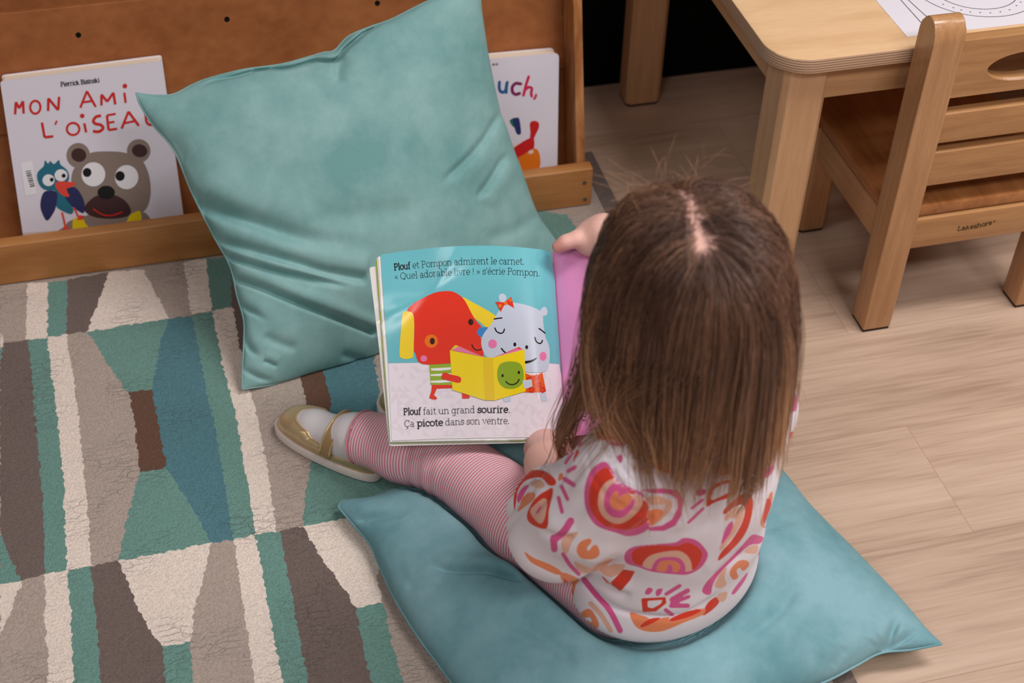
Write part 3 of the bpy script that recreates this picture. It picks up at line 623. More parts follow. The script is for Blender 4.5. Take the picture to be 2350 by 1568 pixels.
# ================================================================== the open picture book
def U(v): v = np.asarray(v, float); return v/np.linalg.norm(v)
BC = at_depth(np.array([(1080, 785)], float), [1.612])[0]
vb = U(CO-BC); upb = U(np.array([0.05, 0.62, 0.78])-vb*np.dot([0.05, 0.62, 0.78], vb)); PN = U(vb*math.cos(math.radians(9))+upb*math.sin(math.radians(9)))
gl = lambda n, c: mat('print_'+n, c, 0.2, 0.45)
SP = np.array([(1266, 577), (1273, 640), (1281, 760), (1288, 860), (1294, 960), (1296, 1003)], float)   # the gutter
def gut(y): return np.interp(y, SP[:, 1], SP[:, 0])
def lpage3(v, lift):
    v = np.asarray(v, float); p = on_plane(v, BC, PN); x = np.clip((gut(v[:, 1])-v[:, 0])/400.0, 0, 1.05)
    b = 0.016*np.sin(np.pi*np.clip(x, 0, 1)**0.62)*(1-0.25*x)-0.010*np.exp(-x*14)
    dx, dy = v[:, 0]-988, v[:, 1]-675; rr_ = np.hypot(dx, dy); an = np.arctan2(-dy, dx)
    pk_ = lambda a0, w: np.exp(-(((an-a0+math.pi) % (2*math.pi)-math.pi)/w)**2)
    b = b+np.clip(rr_/90, 0, 1)**1.3*np.exp(-(rr_/170)**2)*.0045*(pk_(1.02, .30)+pk_(-2.70, .30)-.5*pk_(2.2, .6))
    d = p-CO; d /= np.linalg.norm(d, axis=1)[:, None]
    return p+PN*0-d*(b+lift)[:, None] if not np.isscalar(b) else p
g0 = lpage3(np.array([(1266, 577), (1296, 1003)], float), 0); GA = U(g0[0]-g0[1]); RN0 = U(np.cross(GA, np.cross(PN, GA)))
xr = U(np.cross(GA, PN)); xr = xr if xr @ CM[0] > 0 else -xr
RN = U(RN0*math.cos(math.radians(10))-xr*math.sin(math.radians(10)))
RX = U(xr*math.cos(math.radians(10))+RN0*math.sin(math.radians(10)))
def rpage(u, w):
    """u metres from the gutter, w metres up from the gutter foot"""
    u = np.asarray(u, float); b = 0.012*(1-np.exp(-u*60))+0.006*np.sin(np.pi*np.clip(u/0.196, 0, 1))
    return g0[1]+np.outer(np.asarray(w, float), GA)+np.outer(u, RX)+np.outer(b-0.004, RN)
PH = np.linalg.norm(g0[0]-g0[1]); PW = 0.196
def rpage3(v, lift):
    p = on_plane(np.asarray(v, float), g0[1]+RN*0.009, RN); q = p-g0[1]; u = q @ RX; w = q @ GA
    return rpage(u, w)+RN*(lift)
teal = gl('sky_teal', (112, 194, 204)); pale = gl('pale_pink_white', (242, 232, 239)); pale2 = gl('pale_pattern', (235, 224, 232)); rd = gl('dog_red', (236, 56, 34)); yl = gl('ear_yellow', (250, 216, 50)); yl2 = gl('book_yellow', (252, 222, 24)); yl3 = gl('spine_yellow', (242, 204, 28))
og = gl('eye_orange', (244, 120, 30)); bk_ = gl('black', (28, 22, 24)); brn = gl('brown_eye', (58, 28, 14)); pk = gl('cheek_pink', (242, 126, 176)); gn = gl('shirt_green', (154, 184, 52)); wh = gl('white', (244, 244, 240)); bl = gl('nose_blue', (62, 140, 208)); hp = gl('hippo_grey', (206, 214, 230)); do = gl('dress_orange', (240, 96, 26)); dr_ = gl('flower_red', (222, 50, 30)); lg = gl('leg_grey', (206, 216, 232)); gfa = gl('face_green', (146, 176, 42)); mag = gl('page_pink', (246, 158, 214)); magd = gl('gutter_pink', (214, 96, 152)); coverw = gl('cover_white', (232, 226, 222)); coverg = gl('cover_green', (120, 160, 70)); bl2 = gl('gutter_blue', (112, 134, 168))
pb = empty('picture_book', (float(BC[0])+0.07, float(BC[1])-0.05, 0.12), 'open picture book with blue and pink pages held up by the child', 'book')
k = lambda s: tr(poly(s), 820, 540, 3.015)
A = Art(lpage3, 9, 0.00010)
TOP = '162,135 280,116 400,101 520,88 650,78 780,73 900,72 1020,76 1150,86 1240,95 1295,104 1340,122'
pg = np.concatenate([spline(k(TOP), 4), SP[1:], k('1220,1398 1060,1400 900,1402 750,1405 600,1408 420,1415 246,1422 238,1412 228,1200 215,900 200,700 185,500 172,300')])
A.add(pg, pale, -2.5)
A.add(np.concatenate([spline(k(TOP), 4), SP[1:4], k('1400,893 1330,886 1280,884 900,882 430,881 215,885 200,700 185,500 172,300')]), teal, 1)
# faint triangle pattern of the lower part
rg = np.random.default_rng(3); pp = pg
for yy in range(905, 1395, 44):
    for xx in range(235, 1400, 44):
        if rg.random() < 0.55:
            a, b = [(0, 0), (44, 0), (44, 44), (0, 44)], rg.integers(4); t = tr(np.array([a[b], a[(b+1) % 4], a[(b+2) % 4]], float)+[xx, yy], 820, 540, 3.015)
            if inside(pp, t).all() and (t[:, 0]+6 < gut(t[:, 1])).all(): A.add(t, pale2, -1.8, 60)
# the dog
A.add(sm(k('312,545 330,528 368,527 388,542 394,620 392,700 388,830 374,850 340,857 306,850 292,825 298,700'), 3), yl, 3)
A.add(sm(k('728,436 775,452 955,556 938,600 905,642 850,602 795,556')), yl, 2)
A.add(sm(k('345,520 380,480 430,448 500,412 560,392 640,387 692,405 742,450 790,540 822,592 864,642 850,690 862,740 872,800 860,850 760,880 650,886 446,890 400,812 391,790 395,640 386,545')), rd, 4)
A.add(sm(k('832,660 850,640 880,637 906,640 884,672 864,700 840,694 828,676')), bl, 5)
E2 = lambda cx, cy, rx, ry, m, l, rot=0: A.add(tr(ell(cx, cy, rx, ry, rot), 820, 540, 3.015), m, l)
E2(512, 733, 46, 46, og, 5); E2(519, 733, 17, 23, brn, 6); E2(785, 601, 18, 22, brn, 5); E2(460, 853, 23, 22, pk, 5)
S2 = lambda s, w, m, l, n=5: A.add(stroke(spline(k(s), n), w/3.015), m, l)
S2('793,758 806,783 830,796 858,790', 8, brn, 6)
A.add(k('498,893 655,880 662,1036 508,1036'), gn, 2)
for s in ('508,922 580,918 652,913 652,930 570,938 512,936', '506,963 600,957 655,955 655,970 560,975 508,974', '507,1008 600,1002 658,1003 658,1016 560,1022 508,1020'): A.add(k(s), wh, 3)
A.add(sm(k('598,950 650,965 706,978 719,998 712,1018 690,1022 640,1008 584,990'), 3), rd, 8)
A.add(k('516,1036 662,1036 662,1058 550,1062 530,1108 548,1120 553,1132 540,1138 520,1136 497,1126 512,1080'), rd, 2); A.add(k('722,1060 745,1060 748,1094 774,1110 779,1122 772,1130 726,1131'), rd, 2)
# the hippo
A.add(sm(k('980,418 1002,404 1026,416 1031,440 1012,468 985,455')), hp, 3); A.add(sm(k('1272,512 1295,494 1315,520 1310,552 1285,556 1268,535')), hp, 3)
A.add(sm(k('1010,1112 1052,1108 1062,1130 1056,1150 1016,1150'), 3), lg, 2); A.add(k('1262,1090 1302,1088 1318,1144 1300,1152 1276,1150'), lg, 2)
A.add(k('1160,952 1200,970 1250,968 1280,948 1307,1083 1200,1089 1130,1086 1163,1075'), do, 3)
for cx, cy in ((1190, 1000), (1255, 1035), (1205, 1070), (1282, 1070), (1240, 985), (1170, 1040)):
    for j in range(5): a = 2*math.pi*j/5+cx; E2(cx+13*math.cos(a), cy+15*math.sin(a), 7, 9, dr_, 4, a)
A.add(sm(k('1030,478 1085,467 1190,490 1276,532 1286,600 1300,700 1325,760 1332,830 1322,915 1290,945 1200,950 1120,930 1000,880 900,845 870,800 857,740 870,690 905,642 938,600 980,520')), hp, 5)
A.add(k('956,460 1026,466 992,532'), rd, 7); A.add(k('1018,466 1065,426 1086,504'), rd, 7)
E2(988, 488, 13, 13, og, 8); E2(1026, 470, 13, 12, og, 8); E2(1060, 450, 10, 10, og, 8)
S2('948,580 975,575 1000,573', 9, bk_, 6); S2('1258,646 1278,660 1298,677', 9, bk_, 6); S2('952,642 964,666 990,679 1010,671 1018,650', 9, bk_, 6); S2('1229,708 1238,734 1258,749 1274,744 1281,728', 9, bk_, 6)
E2(1090, 756, 10, 14, bk_, 6); E2(1172, 775, 10, 14, bk_, 6); E2(936, 752, 30, 31, pk, 6); E2(1286, 838, 24, 31, pk, 6)
S2('998,784 1010,800 1024,812', 10, bk_, 6); A.add(sm(k('1158,872 1200,865 1243,847 1226,868 1195,882 1158,889')), bk_, 6)
# the yellow book the two hold
for s, m, l_ in (('645,795 668,764 868,840', gn, 5.5), ('650,795 680,760 869,840', yl, 6), ('652,795 700,770 870,840', pk, 6.5), ('940,846 1120,774 1142,790', rd, 5.5), ('940,846 1105,786 1150,790', pk, 6.2)): A.add(k(s), m, l_)
A.add(k('640,796 870,842 884,1142 658,1070'), yl2, 7); A.add(k('868,842 938,848 952,1143 882,1142'), yl3, 7.4); A.add(k('937,848 1157,790 1166,1080 951,1143'), yl2, 7)
A.add(sm(k('975,915 1000,885 1060,873 1120,885 1146,925 1152,990 1135,1035 1085,1062 1020,1058 980,1020 968,965')), gfa, 8)
E2(1005, 972, 8, 11, bk_, 9); E2(1118, 950, 8, 11, bk_, 9); S2('1028,1012 1045,1028 1075,1034 1104,1022 1120,998', 8, bk_, 9)
A.add(k('1142,1006 1206,997 1212,1047 1166,1063 1152,1050'), lg, 9)
A.add(np.concatenate([k('1302,108'), SP[1:5], k('1396,1200 1372,1000 1352,700 1322,300')]), bl2, 1.4) if False else None
# the words
x = bk_
write(A, [('Plouf', 0.215, .86), (' et Pompon admirent le carnet.', 0.105, 1)], k('256,243 380,231 520,218 700,205 900,200 1156,203'), 10.6, x, 3)
write(A, [('< Quel adorable livre ! > s\'1crie Pompon.', 0.105, 1)], k('258,308 420,296 560,284 700,276 900,271 1080,273 1264,284'), 10.6, x, 3)
write(A, [('Plouf', 0.215, .86), (' fait un grand ', 0.105, 1), ('sourire', 0.225, 1.12), ('.', 0.13, 1)], k('320,1243 560,1237 800,1229 1058,1227'), 10.5, x, 3)
write(A, [('3a ', 0.105, 1), ('picote', 0.225, 1.12), (' dans son ventre.', 0.105, 1)], k('325,1326 560,1318 800,1308 1054,1305'), 10.5, x, 3)
lp = A.build('left_page', pb, True)
# sheets and the soft cover behind the left page
def sheet_(name, pts, back, m, th=0.0004):
    q = np.asarray(pts, float); v, f = fill(q, 30); a = lpage3(v, -back); b = lpage3(v, -back-th); n = len(v)
    E = {}
    for t in f:
        for i in range(3): e = (t[i], t[(i+1) % 3]); E[e] = 1
    F = [tuple(t) for t in f]+[tuple(n+i for i in t[::-1]) for t in f]+[(e[1], e[0], n+e[0], n+e[1]) for e in E if (e[1], e[0]) not in E]
    return mesh(name, np.concatenate([a, b]), F, m, pb, False)
def quad(tl, bl_, bx, by): return np.concatenate([[tl], k('900,76'), SP[[0]]+[-2, 6], SP[[4]]+[-4, 30], [(bx, by)], [bl_]]) if False else np.array([tl, (1060, 572), (1250, 580), (1286, 985), (bx, by), bl_], float)
for i, (tl, blc, bx, by) in enumerate((((868, 589), (896, 1014), 1200, 1009), ((865, 592), (895, 1016), 1200, 1011), ((862, 596), (894, 1018), 1200, 1013))): sheet_('page', quad(tl, blc, bx, by), 0.0012+0.0011*i, [wh, pale, gn][i])
sheet_('cover', np.array([(848, 617), (851, 613), (1060, 590), (1250, 590), (1288, 990), (1200, 1017), (900, 1024), (893, 1022), (870, 800)], float), 0.0052, coverw, 0.0008)
# right page
nu, nw = 40, 30; uu = np.concatenate([np.linspace(0, .02, 12)[:-1], np.linspace(.02, PW, nu-11)]); ww = np.linspace(0, PH, nw)
V = np.concatenate([rpage(uu, np.full(nu, w)) for w in ww]); F = [(j*nu+i, j*nu+i+1, (j+1)*nu+i+1, (j+1)*nu+i) for j in range(nw-1) for i in range(nu-1)]
mi = [0]*len(F)
n = len(V); V2 = V-RN*0.0012; F2 = F+[tuple(n+q for q in f[::-1]) for f in F]
bd = [i for i in range(nu)]+[j*nu+nu-1 for j in range(1, nw)]+[(nw-1)*nu+i for i in range(nu-2, -1, -1)]+[j*nu for j in range(nw-2, 0, -1)]
F2 += [(bd[(i+1) % len(bd)], bd[i], n+bd[i], n+bd[(i+1) % len(bd)]) for i in range(len(bd))]
rp = mesh('right_page', np.concatenate([V, V2]), F2, [mag, coverw], pb, True, mi+[1]*(len(F2)-len(F)))
try: rp.data.set_sharp_from_angle(angle=0.5)
except Exception: pass
A = Art(rpage3, 14, 0.00010)
k3 = lambda s: tr(poly(s), 1150, 500, 2.613)
A.add(sm(k3('545,505 515,560 497,600 492,650 505,715 540,760 600,780 680,740 700,640 660,540 600,495')), hp, 1)
A.add(tr(ell(545, 672, 32, 36), 1150, 500, 2.613), pk, 2)
A.add(sm(k3('720,985 745,950 790,955 800,1000 780,1040 735,1025')), yl2, 1)
write(A, [('2tre une amie,', 0.13, 1)], np.array([(1368, 936), (1420, 925), (1480, 913), (1540, 902)]) if False else np.array([(1369, 937), (1392, 932), (1412, 928)]), 11, bk_, 2) if False else None
write(A, [('2t', 0.13, 1)], np.array([(1369, 937), (1382, 934), (1394, 931)], float), 11, bk_, 2)
write(A, [("c'est", 0.13, 1)], np.array([(1335, 967), (1358, 962), (1381, 956)], float), 11, bk_, 2)
A.build('page_illustration', rp, True)
def crease_field(PXY, creases):
    """creases: (polyline px, depth, width, shoulder)"""
    out = np.zeros(len(PXY))
    for cr_ in creases:
        pts, dep_, w, sh_ = cr_[:4]; f0, f1 = cr_[4] if len(cr_) > 4 else (.22, .22)
        if f0 <= .06: pts = [tuple(np.array(pts[0], float)-70*U(np.array(pts[1], float)-np.array(pts[0], float)))]+list(map(tuple, pts)); f0 = .02
        q = spline(np.array(pts, float), 6) if len(pts) > 2 else np.linspace(pts[0], pts[1], 8); best = np.full(len(PXY), 1e9); sd = np.zeros(len(PXY)); tt = np.zeros(len(PXY))
        for i in range(len(q)-1):
            e = q[i+1]-q[i]; l = e @ e; t = np.clip(((PXY-q[i]) @ e)/l, 0, 1); dv = PXY-(q[i]+t[:, None]*e); d = np.linalg.norm(dv, axis=1); c = (e[0]*dv[:, 1]-e[1]*dv[:, 0])/math.sqrt(l)
            m = d < best; best = np.where(m, d, best); sd = np.where(m, np.sign(c)*d, sd); tt = np.where(m, (i+t)/(len(q)-1), tt)
        fade = np.clip(tt/f0, 0, 1)*np.clip((1-tt)/f1, 0, 1); fade = fade*fade*(3-2*fade); x = sd/w
        out += -dep_*fade*np.exp(-(x*x))+sh_*fade*np.exp(-((x+2.8)/2.2)**2)*.8
    return out
# ================================================================== signed-distance modelling for soft bodies
def sd_cap(P, a, b, ra, rb):
    a = np.asarray(a, np.float32); b = np.asarray(b, np.float32); ba = b-a; t = np.clip(((P-a) @ ba)/(ba @ ba), 0, 1)
    return np.linalg.norm(P-(a+t[..., None]*ba), axis=-1)-(ra+(rb-ra)*t)
def sd_ell(P, c, R, rad):
    q = (P-np.asarray(c, np.float32)) @ np.asarray(R, np.float32).T; rad = np.asarray(rad, np.float32)
    k0 = np.linalg.norm(q/rad, axis=-1); k1 = np.linalg.norm(q/(rad*rad), axis=-1)+1e-9
    return k0*(k0-1)/k1
def smin(a, b, k):
    h = np.clip(0.5+0.5*(b-a)/k, 0, 1); return b+(a-b)*h-k*h*(1-h)
I3 = np.eye(3)
class Sdf:
    """smooth union of capsules and ellipsoids, then optional carves"""
    def __init__(s): s.p = []; s.cut = []
    def cap(s, a, b, ra, rb=None, k=0.02): s.p.append(('c', np.array(a, float), np.array(b, float), ra, ra if rb is None else rb, k)); return s
    def ell(s, c, rad, R=I3, k=0.02): s.p.append(('e', np.array(c, float), np.array(R, float), np.array(rad, float), None, k)); return s
    def chain(s, pts, rad, k=0.02):
        for i in range(len(pts)-1): s.cap(pts[i], pts[i+1], rad[i], rad[i+1], k)
        return s
    @staticmethod
    def ev(q, P): return sd_cap(P, q[1], q[2], q[3], q[4]) if q[0] == 'c' else sd_ell(P, q[1], q[2], q[3])
    @staticmethod
    def bb(q):
        if q[0] == 'c': r = max(q[3], q[4]); return np.minimum(q[1], q[2])-r, np.maximum(q[1], q[2])+r
        r = q[3].max(); return q[1]-r, q[1]+r
    def __call__(s, P):
        d = None
        for q in s.p: e = s.ev(q, P); d = e if d is None else smin(d, e, q[5])
        for fn in s.cut: d = fn(P, d)
        return d
    def bounds(s):
        b = [s.bb(q) for q in s.p]; return np.min([x[0] for x in b], 0), np.max([x[1] for x in b], 0)
    def grid(s, h):
        lo, hi = s.bounds(); lo = lo-0.012; hi = hi+0.012; n = np.ceil((hi-lo)/h).astype(int)+1
        ax = [(lo[i]+h*np.arange(n[i])).astype(np.float32) for i in range(3)]; D = np.full(n, 0.06, np.float32)
        for q in s.p:
            a, b = s.bb(q); m = 0.03
            i0 = np.clip(np.floor((a-m-lo)/h).astype(int), 0, n-1); i1 = np.clip(np.ceil((b+m-lo)/h).astype(int)+1, 1, n)
            sl = tuple(slice(i0[i], i1[i]) for i in range(3))
            G = np.stack(np.meshgrid(*[ax[i][sl[i]] for i in range(3)], indexing='ij'), -1)
            D[sl] = smin(D[sl], s.ev(q, G), q[5])
        if s.cut:
            for i in range(n[0]):
                G = np.stack(np.meshgrid(ax[0][i:i+1], ax[1], ax[2], indexing='ij'), -1); d = D[i:i+1]
                for fn in s.cut: d = fn(G, d)
                D[i:i+1] = d
        return D, lo, h
def surface_nets(D, lo, h):
    n = D.shape; ins = D < 0
    c = [ins[i:n[0]-1+i, j:n[1]-1+j, k:n[2]-1+k] for i in (0, 1) for j in (0, 1) for k in (0, 1)]
    cnt = sum(x.astype(np.uint8) for x in c); act = (cnt > 0) & (cnt < 8); idx = np.argwhere(act); vid = -np.ones(act.shape, np.int32); vid[act] = np.arange(len(idx))
    cor = np.array([(i, j, k) for i in (0, 1) for j in (0, 1) for k in (0, 1)]); acc = np.zeros((len(idx), 3)); num = np.zeros(len(idx))
    val = [D[tuple((idx+o).T)] for o in cor]
    for a in range(8):
        for b in range(a+1, 8):
            if np.abs(cor[a]-cor[b]).sum() != 1: continue
            m = (val[a] < 0) != (val[b] < 0); t = np.where(m, val[a]/(val[a]-val[b]+1e-12), 0)
            acc += np.where(m[:, None], cor[a]+t[:, None]*(cor[b]-cor[a]), 0); num += m
    V = lo+(idx+acc/num[:, None])*h; F = []
    for ax in range(3):
        o = [x for x in range(3) if x != ax]; sl0 = [slice(None)]*3; sl1 = [slice(None)]*3
        sl0[ax] = slice(0, n[ax]-1); sl1[ax] = slice(1, n[ax]); a = ins[tuple(sl0)]; b = ins[tuple(sl1)]
        e = np.argwhere(a != b); e = e[(e[:, o[0]] > 0) & (e[:, o[1]] > 0) & (e[:, o[0]] < n[o[0]]-1) & (e[:, o[1]] < n[o[1]]-1)]
        sgn = a[tuple(e.T)]; q = []
        for d0, d1 in ((-1, -1), (0, -1), (0, 0), (-1, 0)):
            t = e.copy(); t[:, o[0]] += d0; t[:, o[1]] += d1; q.append(vid[tuple(t.T)])
        q = np.stack(q, 1); fl_ = sgn if ax != 1 else ~sgn
        q[~fl_] = q[~fl_][:, ::-1]; F.append(q)
    return V, np.concatenate(F)
def relax(V, F, it=2, lam=0.5):
    e = np.concatenate([F[:, [0, 1]], F[:, [1, 2]], F[:, [2, 3]], F[:, [3, 0]]])
    for _ in range(it):
        s = np.zeros_like(V); c = np.zeros(len(V)); np.add.at(s, e[:, 0], V[e[:, 1]]); np.add.at(c, e[:, 0], 1); np.add.at(s, e[:, 1], V[e[:, 0]]); np.add.at(c, e[:, 1], 1)
        V = V+lam*(s/np.maximum(c, 1)[:, None]-V)
    return V
def vnorm(V, F):
    n = np.cross(V[F[:, 2]]-V[F[:, 0]], V[F[:, 3]]-V[F[:, 1]]); o = np.zeros_like(V)
    for i in range(4): np.add.at(o, F[:, i], n)
    return o/(np.linalg.norm(o, axis=1)[:, None]+1e-12)

# ================================================================== the child: joints
f_ = np.array([-.38, .925, 0]); r_ = np.array([.925, .38, 0]); z_ = np.array([0, 0, 1.0]); TR = np.stack([r_, f_, z_])
def az(x, y, z): return on_z(np.array([(x, y)], float), z)[0]
def ad(x, y, d): return at_depth(np.array([(x, y)], float), [d])[0]
O_ = np.array([.402, .862, 0])
hipL, kneL, ankL = az(1420, 1350, .112), az(1022, 1052, .083), az(824, 1002, .062)
hipR, kneR, ankR = az(1600, 1230, .115), az(1290, 925, .090), az(985, 905, .066)
S_ = np.array([.402, .845, .352]); shL = S_-.078*r_; shR = S_+.064*r_
elbL = np.array([.279, .868, .208]); wriL = az(1255, 1062, .188); elbR = np.array([.478, 1.02, .265]); 
HC = np.array([.3805, .848, .534]); HF = U([-.21, .71, -.62]); HR = U(np.cross(HF, z_)); HU = np.cross(HR, HF); HM = np.stack([HR, HF, HU])
pd0 = float(np.dot(g0[1]-CO, CM[2]))           # depth of the gutter foot
pd1 = float(np.dot(rpage(np.array([.05]), np.array([PH]))[0]-CO, CM[2]))
wriR = ad(1385, 535, pd1-.012)
child = empty('person', (float(O_[0]), float(O_[1]), 0.05), 'small person with long brown hair, rainbow print top and striped leggings, sitting reading', 'person')

# ------------------------------------------------------------------ body (one continuous surface)
body = Sdf()
body.ell(O_+[0, .018, .124], (.084, .060, .048), TR).ell(O_+[0, 0, .21], (.085, .068, .10), TR, .03).ell(O_+[0, -.008, .295], (.086, .066, .09), TR, .03)
body.cap(shL, shR, .036, k=.03)
body.cap(S_+[0, 0, .005], HC-HU*.055-HF*.012, .036, .036, .03)
body.ell(HC, (.066, .084, .080), HM, .02).ell(HC+HF*.022-HU*.050, (.056, .058, .052), HM, .03)
body.ell(HC+HF*.060-HU*.045, (.040, .028, .034), HM, .03)
body.cap(HC+HF*.080-HU*.018, HC+HF*.089-HU*.034, .006, .009, .012)                     # nose
for s in (-1, 1):
    body.ell(HC+HR*s*.034+HF*.066-HU*.045, (.018, .016, .017), HM, .015)               # cheeks
    body.ell(HC+HR*s*.068-HF*.004-HU*.022, (.007, .015, .022), HM, .008)               # ears
    body.ell(HC+HR*s*.028+HF*.072-HU*.012, (.013, .008, .009), HM, .008)               # eyelids
body.ell(HC+HF*.083-HU*.062, (.014, .006, .004), HM, .006).ell(HC+HF*.081-HU*.068, (.012, .006, .004), HM, .006)   # lips
body.chain([shL, elbL, wriL], [.031, .026, .021], .02).chain([shR, elbR, wriR], [.031, .026, .020], .02)
body.chain([hipL, kneL, ankL], [.040, .033, .024], .02).chain([hipR, kneR, ankR], [.040, .033, .024], .02)
def finger(pts, r, k=.006): body.chain([np.array(p) for p in pts], list(np.linspace(r, r*.82, len(pts))), k)
# left hand: palm under the foot of the book, thumb over the front of the page, fingers behind it
pL = ad(1262, 1030, pd0-.010); body.cap(wriL, ad(1255, 1040, pd0-.016), .021, .023, .015); body.ell(pL, (.025, .017, .021), CM, .012); body.ell(ad(1246, 1022, pd0-.016), (.017, .016, .019), CM, .012)
finger([ad(1262, 1018, pd0-.018), ad(1290, 1004, pd0-.024), ad(1306, 992, pd0-.026), ad(1313, 974, pd0-.024)], .0085)
for j, (a, b, c) in enumerate((((1248, 1010), (1236, 985), (1226, 962)), ((1264, 1006), (1258, 974), (1250, 944)), ((1280, 1006), (1282, 974), (1276, 944)), ((1294, 1012), (1304, 986), (1304, 960)))):
    finger([ad(*a, pd0+.004+.002*(j == 1)), ad(*b, pd0+.022), ad(*c, pd0+.024)], .0072-.0006*(j == 3))
# right hand: thumb laid along the head of the pink page, fingers behind it
pR = ad(1360, 548, pd1-.006); body.cap(wriR, pR, .020, .018, .012); body.ell(pR, (.022, .019, .014), CM, .012)
finger([ad(1350, 550, pd1-.012), ad(1322, 549, pd1-.016), ad(1298, 556, pd1-.016), ad(1280, 567, pd1-.013)], .0090)
for j, (a, b, c) in enumerate((((1352, 556), (1338, 585), (1322, 606)), ((1362, 560), (1352, 596), (1338, 622)), ((1374, 562), (1368, 598), (1356, 624)), ((1384, 560), (1382, 590), (1374, 612)))):
    finger([ad(*a, pd1+.004), ad(*b, pd1+.020), ad(*c, pd1+.022)], .0070-.0006*(j == 3))
toeL, heeL = az(640, 948, .034), az(876, 1072, .034)
toeR, heeR = az(882, 905, .034), None
sL = toeL-heeL; SLEN = 0.160
dirL = U([sL[0], sL[1], 0]); dirR = U(dirL+0.35*r_*0+np.array([-.15, -.05, 0])); 
body.chain([ankL, heeL+dirL*.062+[0, 0, .004], heeL+dirL*.125+[0, 0, -.004]], [.021, .017, .012], .015)
heR0 = toeR-dirR*SLEN*0.96; body.chain([ankR, heR0+dirR*.062+[0, 0, .004], heR0+dirR*.125+[0, 0, -.004]], [.021, .017, .012], .015)
rt_ = rpage(np.array([.05]), np.array([PH]))[0]
def grip(P, d):                                                                         # the hands close round the book, they do not pass through it
    a = np.maximum(np.abs((P-g0[1]) @ PN-.001)-.0098, -((P-g0[1]) @ GA+.003)); a = np.where(np.linalg.norm(P-pL, axis=-1) < .095, a, 1.0)
    b = np.maximum(np.abs((P-rt_) @ RN)-.0048, (P-g0[0]) @ GA-.003); b = np.where(np.linalg.norm(P-pR, axis=-1) < .095, b, 1.0)
    return np.maximum(d, -np.minimum(a, b))
body.cut.append(grip)
D, lo, h = body.grid(0.0026); V, F = surface_nets(D, lo, h); del D
V = relax(V, F, 2)
def skin_mat():
    m = mat('child_skin', (232, 178, 160), 0.5, 0.35, sss=0.12); nt = m.node_tree; b = nt.nodes['Principled BSDF']
    a = nt.nodes.new('ShaderNodeAttribute'); a.attribute_name = 'tint'; cr = nt.nodes.new('ShaderNodeValToRGB'); e = cr.color_ramp.elements
    e[0].position = 0.0; e[0].color = (*lin((236, 186, 172)), 1); e[1].position = 1.0; e[1].color = (*lin((84, 58, 46)), 1)
    nt.links.new(a.outputs['Fac'], cr.inputs['Fac']); a2 = nt.nodes.new('ShaderNodeAttribute'); a2.attribute_name = 'blush'; mx = nt.nodes.new('ShaderNodeMix'); mx.data_type = 'RGBA'; nt.links.new(a2.outputs['Fac'], mx.inputs['Factor']); nt.links.new(cr.outputs['Color'], mx.inputs['A']); mx.inputs['B'].default_value = (*lin((224, 128, 124)), 1); nt.links.new(mx.outputs['Result'], b.inputs['Base Color']); return m
bo = mesh('body', V, F, skin_mat(), child, True)
q = (V-HC) @ HM.T
whorl = U(np.array([-.024, -.074, .036])); fore = U(np.array([.034, .072, .046]))       # head-space parting from the whorl to the forehead
def part_dist(q):
    d = q/np.linalg.norm(q, axis=-1)[..., None]; best = None
    for t in np.linspace(0, 1, 24):
        p = U(whorl*(1-t)+fore*t); e = np.arccos(np.clip(d @ p, -1, 1)); best = e if best is None else np.minimum(best, e)
    return best
def hairy(q):
    d = q/(np.linalg.norm(q, axis=-1)[..., None]+1e-9); return np.where(d[..., 2] > .42, 1.0, np.where((d[..., 1] < .30) & (d[..., 2] > -.62), 1.0, 0.0))
near = np.linalg.norm(q, axis=1) < .11
tint = np.where(near & (hairy(q) > 0), np.clip(part_dist(q)/0.14-.35, 0, 1)*0.9, 0)
lip = np.minimum(np.linalg.norm((q-[0, .086, -.062])/[1.6, 1, .55], axis=1), np.linalg.norm((q-[0, .084, -.068])/[1.4, 1, .55], axis=1)); blush = np.where(near & (lip < .009), .8, 0)
tip = np.min([np.linalg.norm(V-p, axis=1) for p in (ad(1313, 974, pd0-.028), ad(1280, 567, pd1-.017))], 0); blush = np.maximum(blush, np.clip(1-tip/.016, 0, 1)*.7); attr(bo, 'blush', blush)
attr(bo, 'tint', tint)
eyem = mat('eye_lash', (48, 32, 26), 0.6, 0.2)
for s in (-1, 1):
    pts = [HC+HR*(s*.028+t)+HF*(.0805-abs(t)*.25)-HU*(.014+.004*(1-(t/.012)**2)) for t in np.linspace(-.012, .012, 9)]
    v, f2 = tube(pts, .0011, 6); mesh('eyelashes', v, f2, eyem, child, True)

# ------------------------------------------------------------------ leggings
leg_m = bpy.data.materials.new('striped_leggings'); leg_m.use_nodes = True; nt = leg_m.node_tree; b = nt.nodes['Principled BSDF']; b.inputs['Roughness'].default_value = 0.85; b.inputs['Specular IOR Level'].default_value = 0.15
a = nt.nodes.new('ShaderNodeAttribute'); a.attribute_name = 'stripe'
mm = nt.nodes.new('ShaderNodeMath'); mm.operation = 'MULTIPLY'; mm.inputs[1].default_value = 2*math.pi/0.00370; si = nt.nodes.new('ShaderNodeMath'); si.operation = 'SINE'
nt.links.new(a.outputs['Fac'], mm.inputs[0]); nt.links.new(mm.outputs[0], si.inputs[0])
mr = nt.nodes.new('ShaderNodeMapRange'); mr.inputs[1].default_value = -0.35; mr.inputs[2].default_value = 0.35; nt.links.new(si.outputs[0], mr.inputs[0])
mx = nt.nodes.new('ShaderNodeMix'); mx.data_type = 'RGBA'; mx.inputs['A'].default_value = (*lin((240, 218, 222)), 1); mx.inputs['B'].default_value = (*lin((228, 136, 155)), 1)
nt.links.new(mr.outputs[0], mx.inputs['Factor']); nt.links.new(mx.outputs['Result'], b.inputs['Base Color'])
